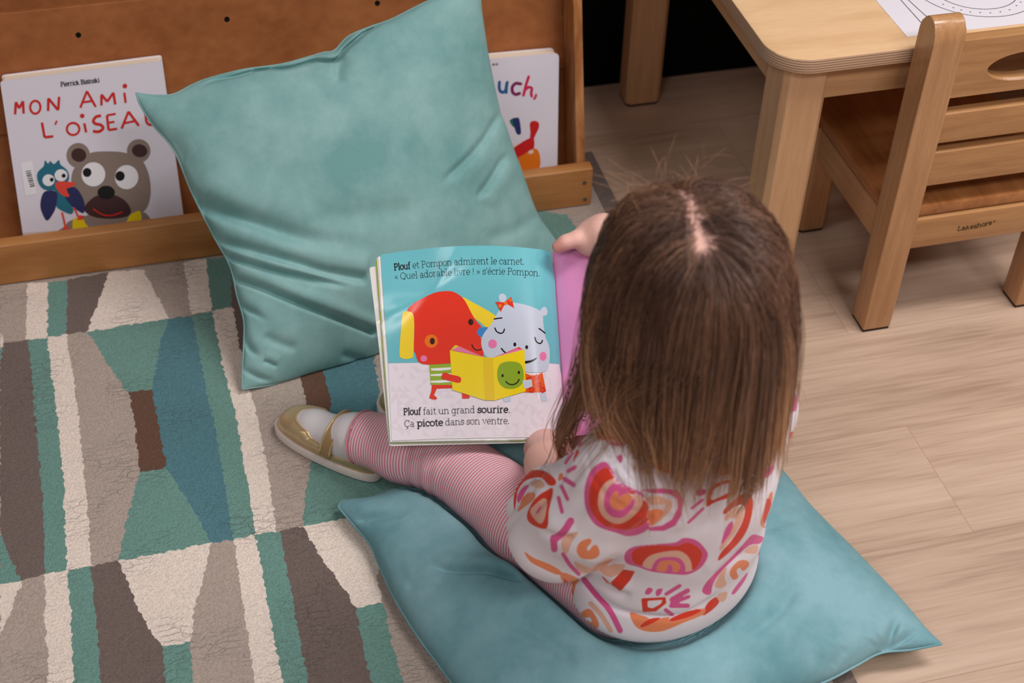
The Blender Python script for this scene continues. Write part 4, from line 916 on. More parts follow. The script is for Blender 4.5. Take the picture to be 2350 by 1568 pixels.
lg_ = Sdf(); lg_.ell(O_+[0, .018, .122], (.090, .066, .052), TR)
axL = U(kneL-ankL); axR = U(kneR-ankR); hemL = ankL+axL*.004; hemR = ankR+axR*.004
lg_.chain([hipL, hipL*.5+kneL*.5, kneL, kneL*.55+ankL*.45-[0, 0, .002], ankL], [.052, .047, .0395, .0375, .0325], .018)
lg_.chain([hipR, hipR*.5+kneR*.5, kneR, kneR*.55+ankR*.45, ankR], [.050, .047, .0395, .0375, .0325], .018)
bend = kneL+U(np.cross(kneL-ankL, kneL-hipL))*0
def wrinkle(P, d):
    tL = (P-kneL) @ U(ankL-kneL); a_ = (P-kneL) @ U(np.cross(U(ankL-kneL), z_))
    w = np.exp(-((tL-.012)/.030)**2)*np.sin(tL*330+a_*60)*.0012+np.exp(-((tL-.150)/.022)**2)*np.sin(tL*420+a_*70)*.0008
    return d+w.astype(np.float32)*(np.linalg.norm(P-kneL, axis=-1) < .24)
lg_.cut.append(wrinkle)
lg_.cut.append(lambda P, d: np.maximum(d, np.where(np.linalg.norm(P-ankL, axis=-1) < .09, (P-hemL) @ (-axL), -1)))
lg_.cut.append(lambda P, d: np.maximum(d, np.where(np.linalg.norm(P-ankR, axis=-1) < .075, (P-hemR) @ (-axR), -1)))
lg_.cut.append(lambda P, d: np.maximum(d, -sd_cap(P, ankL-axL*.03, ankL+axL*.02, .0268, .0268))); lg_.cut.append(lambda P, d: np.maximum(d, -sd_cap(P, ankR-axR*.03, ankR+axR*.02, .0268, .0268)))
D, lo, h = lg_.grid(0.0030); V, F = surface_nets(D, lo, h); V = relax(V, F, 2)
lo_ = mesh('leggings', V, F, leg_m, child, True)
def legcoord(V, hip, kn, an):
    tA = U(kn-hip); tB = U(an-kn); la = np.linalg.norm(kn-hip); sA = (V-hip) @ tA; sB = la+(V-kn) @ tB
    bis = U(tA+tB); w = np.clip(((V-kn) @ bis)/.05+.5, 0, 1); w = w*w*(3-2*w)
    dA = sd_cap(V, hip, kn, 0, 0); dB = sd_cap(V, kn, an, 0, 0); side = (V-kn) @ U(np.cross(tA, z_))
    return sA*(1-w)+sB*w+0.10*side, np.minimum(dA, dB)
cL, dL_ = legcoord(V, hipL, kneL, ankL); cR, dR_ = legcoord(V, hipR, kneR, ankR); attr(lo_, 'stripe', np.where(dL_ < dR_, cL, cR))
hm = mat('leggings_hem', (234, 150, 162), 0.85, 0.15)
for c, ax_ in ((hemL, axL), (hemR, axR)):
    t1 = U(np.cross(ax_, z_)); t2 = np.cross(ax_, t1); v, f2 = tube([c+.0329*(math.cos(w)*t1+math.sin(w)*t2) for w in np.linspace(0, 2*math.pi, 40, endpoint=False)], .0011, 6, True); mesh('hem', v, f2, hm, lo_, True)

# ------------------------------------------------------------------ socks and shoes
sock = mat('white_sock', (226, 220, 222), 0.9, 0.1, bump=(900, 0.3, 0.0006)); gold = mat('gold_leather', (206, 178, 136), 0.30, 0.5, metal=0.45, noise=(40, 0.12, 3), bump=(220, 0.12, 0.001))
goldp = mat('gold_piping', (222, 190, 142), 0.34, 0.5, metal=0.5); goldd = mat('strap_velour', (168, 138, 96), 0.55, 0.3, metal=0.25, bump=(600, 0.4, 0.0008)); sole = mat('white_rubber', (226, 214, 206), 0.55, 0.3); lining = mat('shoe_lining', (96, 88, 62), 0.7, 0.3, metal=0.2); brass = mat('brass', (214, 176, 96), 0.25, 0.6, metal=1.0)
def shoe(name, heel, d, side, ank, ax_):
    """heel..toe along d; side=+1 buckle towards the camera side"""
    t = bpy.data.objects.new(name, None); COL.objects.link(t); t.parent = child; bpy.context.view_layer.update(); t.matrix_parent_inverse = child.matrix_world.inverted()
    d = U(d); s = np.array([d[1], -d[0], 0])*side; base = np.array([heel[0], heel[1], RUG_T+.001])
    def P(l, w, z): return base+d*l*SLEN+s*w+z_*z
    n = 72; th = np.linspace(0, 2*math.pi, n, endpoint=False)
    def outl(grow=0.0):
        o = []
        for a in th:
            l = .5+.5*math.cos(a); w = (.0255+.0065*math.sin(math.pi*min(1, l*.62)))*(abs(math.sin(a))**.62)*math.copysign(1, math.sin(a))
            w += .004*math.sin(math.pi*l)*1.0; o.append((l+grow/SLEN*math.cos(a)*1.0, w+grow*math.copysign(abs(math.sin(a))**.7, math.sin(a))))
        return o
    so = outl(); R0 = [P(l, w, 0) for l, w in outl(-.003)]; R1 = [P(l, w, .003) for l, w in so]; R2 = [P(l, w, .012+.004*max(0, l-.75)*4) for l, w in so]; R3 = [P(l, w, .0145+.004*max(0, l-.75)*4) for l, w in outl(-.002)]; R4 = [P(l, w, .0135) for l, w in outl(-.009)]
    rings = [R0, R1, R2, R3, R4]; V = [p for r in rings for p in r]; F = [(j*n+i, j*n+(i+1) % n, (j+1)*n+(i+1) % n, (j+1)*n+i) for j in range(4) for i in range(n)]+[tuple(range(n))[::-1], tuple(range(4*n, 5*n))]
    if side < 0: F = [f[::-1] for f in F]
    o = mesh('sole', V, F, sole, t, True); o.data.set_sharp_from_angle(angle=0.7)
    # upper: from the sole edge in to the opening
    def opening(a): l = .42+.385*math.cos(a); return l, (.0225 if l < .5 else .0225+.003*(l-.5))*abs(math.sin(a))**.8*math.copysign(1, math.sin(a))+.002
    V = []; m = 12; ui = outl(-.0035)
    for j in range(m+1):
        q_ = j/m
        for i, a in enumerate(th):
            l0, w0 = ui[i]; l1, w1 = opening(a); e = q_**1.35; l = l0+(l1-l0)*e; w = w0+(w1-w0)*e
            zt = .034+.012*max(0, (.25-l1)/.25) if l1 < .45 else .034-.002*(l1-.45)/.25
            bul = .0045*math.sin(math.pi*q_); tz = (1-(1-q_)**1.9)
            V.append(P(l+bul/SLEN*math.cos(a), w+bul*math.sin(a), .012+(zt-.012+(.006 if l1 > .6 else 0))*tz))
    for i in range(n): V.append(V[m*n+i]-z_*.010+(P(.42, .002, 0)-V[m*n+i])*np.array([.04, .04, 0]))
    F = [(j*n+i, j*n+(i+1) % n, (j+1)*n+(i+1) % n, (j+1)*n+i) for j in range(m+1) for i in range(n)]
    if side < 0: F = [f[::-1] for f in F]
    mesh('upper', V, F, [gold, lining], t, True, [0]*(n*m)+[1]*n)
    rim = [V[m*n+i] for i in range(n)]; v, f2 = tube(rim, .0019, 8, True); mesh('rim_piping', v, f2, goldp, t, True)
    ins_ = [P(.5+(l-.5)*.93, w*.9, .0146) for l, w in so]; mesh('insole', ins_, [tuple(range(n)) if side > 0 else tuple(range(n))[::-1]], lining, t)
    # strap over the instep
    k_ = 22; ls = .415; V = []; F = []
    for i in range(k_+1):
        a = math.pi*i/k_; w = .031*math.cos(a)+.003; z = .026+.037*math.sin(a)**.85; l = ls-.03*math.sin(a)-.02*(math.cos(a) < 0)*abs(math.cos(a))
        nn_ = np.array([math.cos(a), math.sin(a)])
        for dl, th_ in ((-.048, 0), (-.048, .0022), (.048, .0022), (.048, 0)): V.append(P(l+dl, w+nn_[0]*th_, z+nn_[1]*th_))
    for i in range(k_):
        for j in range(4): F.append((i*4+j, i*4+(j+1) % 4, (i+1)*4+(j+1) % 4, (i+1)*4+j))
    F += [(0, 1, 2, 3)[::-1], tuple(range(k_*4, k_*4+4))]
    if side > 0: F = [f[::-1] for f in F]
    so_ = mesh('strap', V, F, goldd, t, False)
    for dl in (-.044, .044):
        v, f2 = tube([P(ls-.03*math.sin(a)-.02*(math.cos(a) < 0)*abs(math.cos(a))+dl, .0332*math.cos(a)+.003, .026+.0395*math.sin(a)**.85) for a in np.linspace(.05, math.pi-.05, 26)], .0012, 6); mesh('strap_edge', v, f2, goldp, so_, True)
    v, f2 = tube([P(ls+a_*.05-.045, .0375+.0015*abs(b_), .0215+b_*.006) for a_, b_ in ((-.5, -1), (.5, -1), (.5, 1), (-.5, 1))], .0010, 6, True); mesh('buckle', v, f2, brass, t, True)
    tab = [P(ls-.09, .0358, .030), P(ls+.01, .0358, .030), P(ls+.0, .0368, .020), P(ls-.04, .037, .014), P(ls-.08, .0368, .020)]
    c_ = s*.0012; prism('strap_tab', (tab, [p+c_ for p in tab]), gold, t)
    # sock
    sk = Sdf(); sk.chain([ank+ax_*.035, ank-ax_*.006, P(.42, .002, .034), P(.64, .003, .027), P(.86, .004, .020)], [.0275, .0245, .0215, .0192, .0135], .016); sk.cap(P(.12, 0, .028), P(.35, 0, .030), .016, .018, .016)
    D, lo, h = sk.grid(.0024); v, f2 = surface_nets(D, lo, h); mesh('sock', relax(v, f2, 2), f2, sock, child, True)
    return t
shoe('shoe', heeL, dirL, 1, ankL, axL); shoe('shoe', heR0, dirR, -1, ankR, axR)
# ------------------------------------------------------------------ shirt
shirt = Sdf()
shirt.ell(O_+[.000, .014, .122], (.108, .083, .064), TR).ell(O_+[0.002, .006, .20], (.100, .083, .105), TR, .035).ell(O_+[0, -.006, .29], (.098, .080, .092), TR, .035)
shirt.cap(shL-[0, 0, .004], shR-[0, 0, .004], .046, k=.03)
mL = shL*.45+elbL*.55
cuf = wriL*.62+elbL*.38
shirt.chain([shL+np.array([-.004, 0, .002]), mL, elbL, elbL*.5+cuf*.5+np.array([-.002, 0, 0]), cuf], [.045, .050, .0445, .041, .0325], .010)
cufR = wriR*.75+elbR*.25
shirt.chain([shR, elbR, elbR*.5+cufR*.5, cufR], [.043, .043, .040, .031], .018)
axw = U(wriL-elbL); axwR = U(wriR-elbR); uaL = U(elbL-shL)
def sfold(P, d):
    e = np.zeros(P.shape[:-1], np.float32)
    q = P-shL; t = q @ uaL; rad = np.linalg.norm(q-t[..., None]*uaL, axis=-1)                       # gathers where the sleeve is set in
    ang = np.arctan2((q-t[..., None]*uaL) @ U(np.cross(uaL, f_)), (q-t[..., None]*uaL) @ f_)
    e += np.where(rad < .08, np.exp(-((t-.012)/.020)**2)*np.cos(ang*15)*.0022, 0)
    e += np.where(rad < .075, .0014*np.exp(-((t+.008)/.003)**2), 0)
    q = P-elbL; t2 = q @ axw; rd2 = np.linalg.norm(q-t2[..., None]*axw, axis=-1)                     # forearm folds
    e += np.where(rd2 < .07, np.exp(-((t2-.035)/.028)**2)*np.sin(t2*260+(q @ z_)*90)*.0030, 0)
    tc_ = (P-cuf) @ axw; e += np.where(rd2 < .06, .0026*np.exp(-((tc_+.016)/.0035)**2), 0)           # cuff seam
    w = (P-O_) @ r_; zz = P[..., 2]                                                                # waist and hem folds
    e += np.exp(-((zz-.095-.10*(w+.02)**2*8)/.010)**2)*.0028*(w < .09)+np.exp(-((zz-.145+w*.25)/.016)**2)*.0018*np.clip((-w+.02)/.08, 0, 1)
    e += np.sin((w*38+zz*22)+3*np.sin(zz*30))*.0008
    return d+e
shirt.cut.append(sfold)
shirt.cut.append(lambda P, d: np.maximum(d, np.where(np.linalg.norm(P-wriL, axis=-1) < .085, (P-cuf) @ axw-.003, -1)))
shirt.cut.append(lambda P, d: np.maximum(d, np.where(np.linalg.norm(P-wriR, axis=-1) < .075, (P-cufR) @ axwR-.003, -1)))
shirt.cut.append(lambda P, d: np.maximum(d, -sd_cap(P, cuf-axw*.03, cuf+axw*.03, .0262, .0262))); shirt.cut.append(lambda P, d: np.maximum(d, -sd_cap(P, cufR-axwR*.03, cufR+axwR*.03, .0258, .0258)))
nk = S_+np.array([0, .006, .035])
shirt.cut.append(lambda P, d: np.maximum(d, -sd_cap(P, nk-[0, 0, .012], nk+[0, 0, .06], .0395, .046)))   # neck opening
D, lo, h = shirt.grid(0.0021); V, F = surface_nets(D, lo, h); del D
V = relax(V, F, 2); NR = vnorm(V, F)
SCR = [(tr(poly(a), 1150, 900, 2.703), d_, w_, h_) for a, d_, w_, h_ in (('470,1150 560,1235 680,1325 800,1372 1000,1400 1130,1388 1260,1320 1400,1210', .0060, 7, .0035), ('490,1135 600,1165 720,1240 820,1262', .0040, 7, .0025),
    ('330,590 370,530 400,470', .004, 7, .002), ('180,770 240,690 320,610', .0045, 8, .003), ('230,850 340,900 470,905', .003, 9, .002), ('690,470 720,540 770,590', .004, 5, .0025), ('740,450 775,510 810,560', .004, 5, .0025), ('800,420 830,480 850,540', .004, 5, .0025), ('640,400 690,420 740,400', .003, 6, .002),
    ('500,1130 560,1118 640,1060 760,1010', .004, 7, .002), ('910,830 930,760 915,660', .004, 6, .002), ('1290,1180 1400,1080 1500,960', .003, 10, .002), ('160,450 240,455 320,520', .004, 4, .002), ('870,640 1000,760 1150,800', .0018, 14, .001), ('1000,900 1200,860 1350,760', .0018, 14, .001))]
_px, _ = proj(V); _vd = CO-V; _f = np.einsum('ij,ij->i', NR, _vd/np.linalg.norm(_vd, axis=1)[:, None]); _w = np.clip(_f*3, 0, 1)
V = V+NR*(crease_field(_px, SCR)*_w)[:, None]; NR = vnorm(V, F)
PRINT = []   # (colour, polygon in print-trace units, layer order)
def pr(c, s, smooth=True, n=3): q = np.array(poly(s)); PRINT.append((c, sm(q, n) if smooth else q))
def ps_(c, s, w): PRINT.append((c, stroke(spline(np.array(poly(s)), 4), w)))
pr('P', '640,430 560,480 525,560 515,650 530,740 580,820 650,855 720,875 780,895 850,885 910,850 928,780 915,690 880,630 820,600 760,570 720,540 690,480')
pr('R', '655,465 585,510 550,590 545,690 575,770 640,830 720,850 800,855 870,830 920,788 916,710 860,640 760,590 700,530')
pr('S', '700,540 640,570 605,640 605,720 640,780 700,815 760,810 820,770 870,710 875,655 840,640 800,630 740,590')
pr('P', '700,565 660,600 638,660 645,730 690,775 750,780 800,740 832,680 800,630 745,590')
pr('O', '720,612 685,640 675,690 695,725 750,730 800,690 815,650 780,630 745,642 735,665 728,640')
for s, w in (('415,492 458,466', 26), ('393,540 450,576', 30), ('375,586 412,665', 24), ('356,655 378,745', 24), ('400,440 440,380', 22), ('480,330 500,320', 24)): ps_('P', s, w)
pr('R', '445,420 470,360 485,370 452,430'); pr('O', '360,510 385,505 380,535 352,560')
pr('R', '78,660 100,560 130,510 200,484 280,495 338,545 335,578 295,578 265,545 240,530 190,535 140,560 105,610 92,690 82,740'); pr('S', '185,565 215,545 250,548 272,580 240,600 200,588')
pr('P', '100,645 140,585 175,578 150,620 108,690'); pr('O', '130,660 170,625 210,625 205,665 150,710 100,745 118,700')
pr('R', '158,770 190,822 282,848 296,740 324,600 280,612 235,640 190,690'); pr('S', '180,745 235,815 268,790 285,680 262,660 210,700'); pr('P', '212,752 242,708 252,715 230,752')
pr('R', '150,440 200,415 258,405 264,425 210,440 160,472'); pr('P', '258,404 268,410 264,442 240,445 250,428'); pr('S', '128,470 150,442 160,470 135,498'); pr('P', '110,505 128,470 138,498 118,530')
ps_('P', '432,800 385,870 325,918', 46); ps_('P', '325,905 330,975', 42); ps_('P', '385,1005 425,1070 482,1130', 26)
pr('S', '395,890 480,868 445,920 412,1000 385,992 372,935'); pr('O', '545,908 485,935 468,990 500,1032 575,1036 612,1005 598,955 572,950 545,985 532,968 562,930')
pr('S', '450,1048 555,1090 640,1040 692,1030 645,1082 555,1122 492,1120'); pr('O', '142,988 200,1028 300,1068 372,1112 350,1135 250,1092 180,1052')
pr('P', '858,605 1000,597 1098,610 1132,668 1122,760 1080,830 1010,862 918,862 918,838 1000,828 1060,790 1095,722 1090,662 1040,632 930,628', False); pr('S', '888,652 980,643 1062,680 1060,722 1000,792 936,834 990,752 1022,700 920,702', False); pr('O', '908,738 980,724 1008,750 972,802 928,832 912,790')
pr('R', '838,330 922,308 1072,390 1062,480 1030,506 960,470 880,392'); ps_('O', '880,345 930,335 960,350', 22); ps_('O', '970,400 1010,430 1000,470', 26); ps_('O', '1010,370 1050,400', 14)
pr('O', '578,262 642,204 800,204 852,230 805,310 720,322 640,302'); pr('R', '620,262 660,215 790,215 830,240 790,290 700,300'); pr('S', '660,235 700,228 720,260 690,275'); pr('P', '640,300 720,310 800,300 760,335 690,330')
pr('P', '718,405 745,385 755,415 740,445'); pr('P', '1203,612 1268,603 1265,634 1222,646'); ps_('P', '1182,722 1252,668', 18); ps_('P', '1162,810 1254,722', 18)
pr('R', '1274,712 1280,640 1312,580 1400,546 1455,552 1458,610 1412,655 1330,682'); pr('X', '1304,672 1312,620 1342,588 1400,566 1434,576 1428,610 1378,640')
pr('R', '1378,737 1420,690 1490,635 1538,628 1562,670 1556,760 1520,870 1450,962 1350,1048 1360,1000 1430,920 1490,820 1512,740 1498,700 1450,712 1388,760'); pr('S', '1388,772 1450,722 1498,712 1505,760 1480,830 1420,920 1356,990 1365,940 1420,870 1452,790 1425,782 1392,802'); pr('P', '1390,850 1430,800 1440,830 1415,890 1365,948')
pr('P', '768,1000 822,960 950,944 1080,934 1132,905 1212,920 1270,978 1282,1022 1240,1090 1162,1132 1080,1132 940,1116 850,1086 774,1060'); pr('R', '808,1002 850,966 960,950 1090,954 1150,932 1220,960 1250,1012 1215,1086 1180,1105 1000,1110 880,1082 822,1060')
pr('S', '882,1084 905,1030 970,1000 1100,985 1166,1030 1182,1098 1150,1114 1000,1112'); pr('P', '936,1104 955,1050 1000,1026 1090,1026 1132,1056 1142,1112 1080,1126 1000,1122'); pr('O', '968,1108 980,1060 1020,1046 1080,1050 1112,1080 1092,1116 1066,1113 1062,1078 1034,1072 1022,1112')
pr('S', '604,1100 700,1066 772,1070 750,1122 682,1152 640,1136', False); pr('R', '680,1182 760,1100 832,1112 800,1170 740,1238 692,1202', False); pr('R', '608,1120 692,1202 650,1182', False)
pr('P', '890,1252 910,1214 942,1224 920,1256'); pr('P', '964,1226 1002,1220 986,1260 960,1264')
for s, w in (('1024,1254 1108,1202', 24), ('1058,1288 1158,1232', 30), ('1062,1308 1164,1270', 24), ('1054,1326 1158,1326', 28), ('1020,1352 1068,1388', 26)): ps_('P', s, w)
pr('R', '868,1280 1020,1272 1026,1310 960,1362 878,1366', False); pr('X', '908,1296 1000,1290 992,1314 940,1342 910,1336', False)
pr('P', '1248,1222 1290,1160 1380,1070 1470,980 1540,900 1572,884 1632,905 1602,942 1540,952 1440,1040 1352,1130 1312,1200 1300,1256 1258,1252'); pr('S', '1328,1182 1370,1110 1402,1090 1386,1150 1400,1190 1370,1216 1330,1212'); pr('O', '1428,1092 1480,1044 1532,1050 1536,1080 1500,1112 1480,1090 1460,1110 1472,1150 1440,1166 1418,1132'); pr('S', '1538,960 1592,948 1582,1000 1530,1002 1508,990')
pr('P', '1430,1242 1500,1150 1532,1118 1512,1170 1450,1252'); pr('R', '1248,1388 1280,1310 1342,1268 1356,1300 1310,1352'); pr('S', '1338,1262 1402,1238 1392,1290 1360,1302')
pr('O', '798,1364 870,1386 960,1402 1100,1386 1180,1350 1262,1344 1250,1382 1130,1432 1010,1482 920,1488 850,1468 812,1420'); pr('R', '860,1452 920,1408 992,1404 890,1458'); pr('R', '1048,1408 1150,1362 1252,1348 1180,1392 1060,1424')
ps_('P', '515,1165 600,1270 672,1352 738,1480', 36); ps_('S', '555,1312 620,1382 680,1480', 30); pr('O', '488,1376 550,1344 602,1420 602,1462 560,1472 518,1440 536,1418 562,1430 552,1398 508,1402'); pr('O', '368,1120 482,1160 462,1200 440,1290 398,1232'); pr('R', '385,1150 430,1200 450,1260 405,1230')
pr('P', '1598,420 1692,455 1664,520 1630,532 1600,492'); pr('S', '1608,398 1692,400 1682,450 1640,470'); pr('O', '1608,822 1620,760 1662,640 1684,620 1678,700 1650,838'); pr('R', '1648,662 1678,690 1652,790 1624,802')
pr('R', '1690,300 1730,250 1740,300 1700,360'); pr('P', '1130,430 1200,420 1240,470 1180,500'); pr('R', '1330,470 1420,430 1440,480 1370,520')
# the print is laid on the cloth from the back and the sleeve; elsewhere the repeat carries on
PX, dp = proj(V); T = (PX-np.array([1150, 900]))*2.703
vd = (CO-V); vd /= np.linalg.norm(vd, axis=1)[:, None]; facing = np.einsum('ij,ij->i', NR, vd) > 0.05
tip_ = (np.stack([(V-O_) @ r_, (V[:, 2]-.2)], 1))*np.array([3600, -3600])+np.array([900, 760])
UVP = np.where(facing[:, None], T, tip_)
uaR = U(elbR-shR); sdR = np.minimum(sd_cap(V, shR, elbR, 0, 0), sd_cap(V, elbR, cufR, 0, 0)); armR = (sdR < .062) & ((V-S_) @ r_ > .075) & ~((T[:, 0] < 1720) & (T[:, 1] > 330) & facing)
qv = V-shR; al = qv @ uaR; uv_ = np.stack([(qv-al[:, None]*uaR) @ U(np.cross(uaR, f_)), (qv-al[:, None]*uaR) @ f_], 1); an_ = np.arctan2(uv_[:, 0], uv_[:, 1])
UVP = np.where(armR[:, None], np.stack([900+an_*150, 560+al*3300], 1), UVP)
seg_cols = {c: np.full(len(V), -40.0, np.float32) for c in 'PROS'}
for c, q in PRINT:
    a = q; b = np.roll(q, -1, 0); lo_q, hi_q = q.min(0)-30, q.max(0)+30
    idx = np.where(((UVP > lo_q) & (UVP < hi_q)).all(1))[0]
    if not len(idx): continue
    X = UVP[idx]; d = np.full(len(idx), 1e9)
    for p0, p1 in zip(a, b):
        e = p1-p0; t = np.clip(((X-p0) @ e)/(e @ e+1e-9), 0, 1); d = np.minimum(d, np.linalg.norm(X-(p0+t[:, None]*e), axis=1))
    s = np.where(inside(q, X), d, -d)
    for k_ in seg_cols: seg_cols[k_][idx] = np.maximum(seg_cols[k_][idx], s) if k_ == c else np.minimum(seg_cols[k_][idx], -s)
sm_ = bpy.data.materials.new('rainbow_print_jersey'); sm_.use_nodes = True; nt = sm_.node_tree; b = nt.nodes['Principled BSDF']; b.inputs['Roughness'].default_value = 0.85; b.inputs['Specular IOR Level'].default_value = 0.15; b.inputs['Sheen Weight'].default_value = 0.1
cur = None
for c, col in (('S', (243, 190, 166)), ('O', (248, 146, 100)), ('P', (232, 98, 158)), ('R', (232, 70, 48))):
    a = nt.nodes.new('ShaderNodeAttribute'); a.attribute_name = 'print_'+c; g = nt.nodes.new('ShaderNodeMapRange'); g.inputs[1].default_value = -1.2; g.inputs[2].default_value = 1.2; nt.links.new(a.outputs['Fac'], g.inputs[0])
    mx = nt.nodes.new('ShaderNodeMix'); mx.data_type = 'RGBA'; mx.inputs['B'].default_value = (*lin(col), 1); nt.links.new(g.outputs[0], mx.inputs['Factor'])
    if cur is None: mx.inputs['A'].default_value = (*lin((244, 236, 244)), 1)
    else: nt.links.new(cur, mx.inputs['A'])
    cur = mx.outputs['Result']
nt.links.new(cur, b.inputs['Base Color'])
tc = nt.nodes.new('ShaderNodeTexCoord'); n2 = nt.nodes.new('ShaderNodeTexNoise'); n2.inputs['Scale'].default_value = 900; nt.links.new(tc.outputs['Object'], n2.inputs['Vector']); bp = nt.nodes.new('ShaderNodeBump'); bp.inputs['Strength'].default_value = 0.15; bp.inputs['Distance'].default_value = 0.0005; nt.links.new(n2.outputs['Fac'], bp.inputs['Height']); nt.links.new(bp.outputs[0], b.inputs['Normal'])
so = mesh('shirt', V, F, sm_, child, True)
for c in 'PROS': attr(so, 'print_'+c, seg_cols[c])
# ================================================================== velvet cushions
def velvet(name, c0, c1):
    m = bpy.data.materials.new(name); m.use_nodes = True; nt = m.node_tree; N = nt.nodes; L = nt.links; b = N['Principled BSDF']
    b.inputs['Roughness'].default_value = 0.8; b.inputs['Specular IOR Level'].default_value = 0.15; b.inputs['Sheen Weight'].default_value = 0.2; b.inputs['Sheen Roughness'].default_value = 0.35; b.inputs['Sheen Tint'].default_value = (*lin((190, 215, 212)), 1)
    tc = N.new('ShaderNodeTexCoord'); n = N.new('ShaderNodeTexNoise'); n.inputs['Scale'].default_value = 9; n.inputs['Detail'].default_value = 6; n.inputs['Roughness'].default_value = 0.65; L.new(tc.outputs['Object'], n.inputs['Vector'])
    cr = N.new('ShaderNodeValToRGB'); cr.color_ramp.elements[0].position = 0.36; cr.color_ramp.elements[1].position = 0.66; cr.color_ramp.elements[0].color = (*lin(c0), 1); cr.color_ramp.elements[1].color = (*lin(c1), 1)
    L.new(n.outputs['Fac'], cr.inputs['Fac']); L.new(cr.outputs['Color'], b.inputs['Base Color'])
    n2 = N.new('ShaderNodeTexNoise'); n2.inputs['Scale'].default_value = 700; L.new(tc.outputs['Object'], n2.inputs['Vector']); bp = N.new('ShaderNodeBump'); bp.inputs['Strength'].default_value = 0.25; bp.inputs['Distance'].default_value = 0.0006
    n3 = N.new('ShaderNodeTexNoise'); n3.inputs['Scale'].default_value = 26; n3.inputs['Detail'].default_value = 3; L.new(tc.outputs['Object'], n3.inputs['Vector'])
    mx = N.new('ShaderNodeMath'); mx.operation = 'MULTIPLY_ADD'; mx.inputs[1].default_value = 4.0; L.new(n3.outputs['Fac'], mx.inputs[0]); L.new(n2.outputs['Fac'], mx.inputs[2]); L.new(mx.outputs[0], bp.inputs['Height']); L.new(bp.outputs[0], b.inputs['Normal'])
    return m
def resample(p, n):
    q = spline(np.array(p, float), 12); s = np.concatenate([[0], np.cumsum(np.linalg.norm(np.diff(q, axis=0), axis=1))]); t = np.linspace(0, s[-1], n)
    return np.stack([np.interp(t, s, q[:, i]) for i in range(2)], 1)
def coons(bot, top, lef, rig, n):
    """outline curves -> grid of 2D points: bot/top run with u, lef/rig run with v (bottom to top)"""
    B, T_, L_, R_ = [resample(x, n) for x in (bot, top, lef, rig)]; u = np.linspace(0, 1, n)[:, None, None]; v = np.linspace(0, 1, n)[None, :, None]
    ruled = (1-v)*B[:, None]+v*T_[:, None]+(1-u)*L_[None]+u*R_[None]
    return ruled-((1-u)*(1-v)*B[0]+u*(1-v)*B[-1]+(1-u)*v*T_[0]+u*v*T_[-1])
def cushion(name, XY, mid, nrm, tf, tb, m, label, front_cr=(), zip_edge=None, clampfn=None, pw=0.55, lab_cat='cushion', group=None, ear=None):
    n = XY.shape[0]; u = np.linspace(0, 1, n)[:, None]; v = np.linspace(0, 1, n)[None, :]
    e = (4*u*(1-u))*np.ones_like(v); g = (4*v*(1-v))*np.ones_like(u); prof = (np.clip(e, 0, 1)**pw)*(np.clip(g, 0, 1)**pw)
    M = mid(XY.reshape(-1, 2), u*np.ones_like(v), v*np.ones_like(u)); nrm = U(nrm)
    Fr = M+(prof.ravel()*tf)[:, None]*nrm; Bk = M-(prof.ravel()*tb)[:, None]*nrm
    if ear is not None: Fr, Bk = ear(Fr, Bk, u*np.ones_like(v), v*np.ones_like(u))
    pxy, _ = proj(Fr); Fr = Fr+(crease_field(pxy, front_cr)*np.clip(prof.ravel()*7, 0, 1))[:, None]*nrm
    if clampfn: Fr, Bk = clampfn(Fr, Bk)
    ii = np.arange(n*n).reshape(n, n); q = np.stack([ii[:-1, :-1], ii[1:, :-1], ii[1:, 1:], ii[:-1, 1:]], -1).reshape(-1, 4)
    t = Fr[q[len(q)//2]]; flip = np.dot(np.cross(t[1]-t[0], t[2]-t[1]), nrm) < 0
    ring = np.concatenate([ii[:, 0], ii[-1, 1:], ii[-2::-1, -1], ii[0, -2:0:-1]])
    bidx = ii.ravel()+n*n; bd = np.zeros(n*n, bool); bd[ring] = True; bidx = np.where(bd, ii.ravel(), bidx)     # the two faces share the seam
    q2 = bidx[q][:, ::-1]; F = np.concatenate([q[:, ::-1], q2[:, ::-1]]) if flip else np.concatenate([q, q2])
    V = np.concatenate([Fr, Bk]); used = np.zeros(2*n*n, bool); used[F.ravel()] = True; rm = np.cumsum(used)-1
    root = empty(name, tuple(np.array([M[:, 0].mean(), M[:, 1].mean(), RUG_T])), label, lab_cat, group)
    o = mesh('cover', V[used], rm[F], m, root, True)
    sv, sf2 = tube(Fr[ring]-nrm*.0005, .0016, 6, True); mesh('seam', sv, sf2, m, root, True)
    return root, Fr.reshape(n, n, 3)
vel1 = velvet('teal_velvet', (112, 158, 156), (146, 184, 182)); vel2 = velvet('teal_velvet_seat', (104, 152, 160), (138, 178, 186))
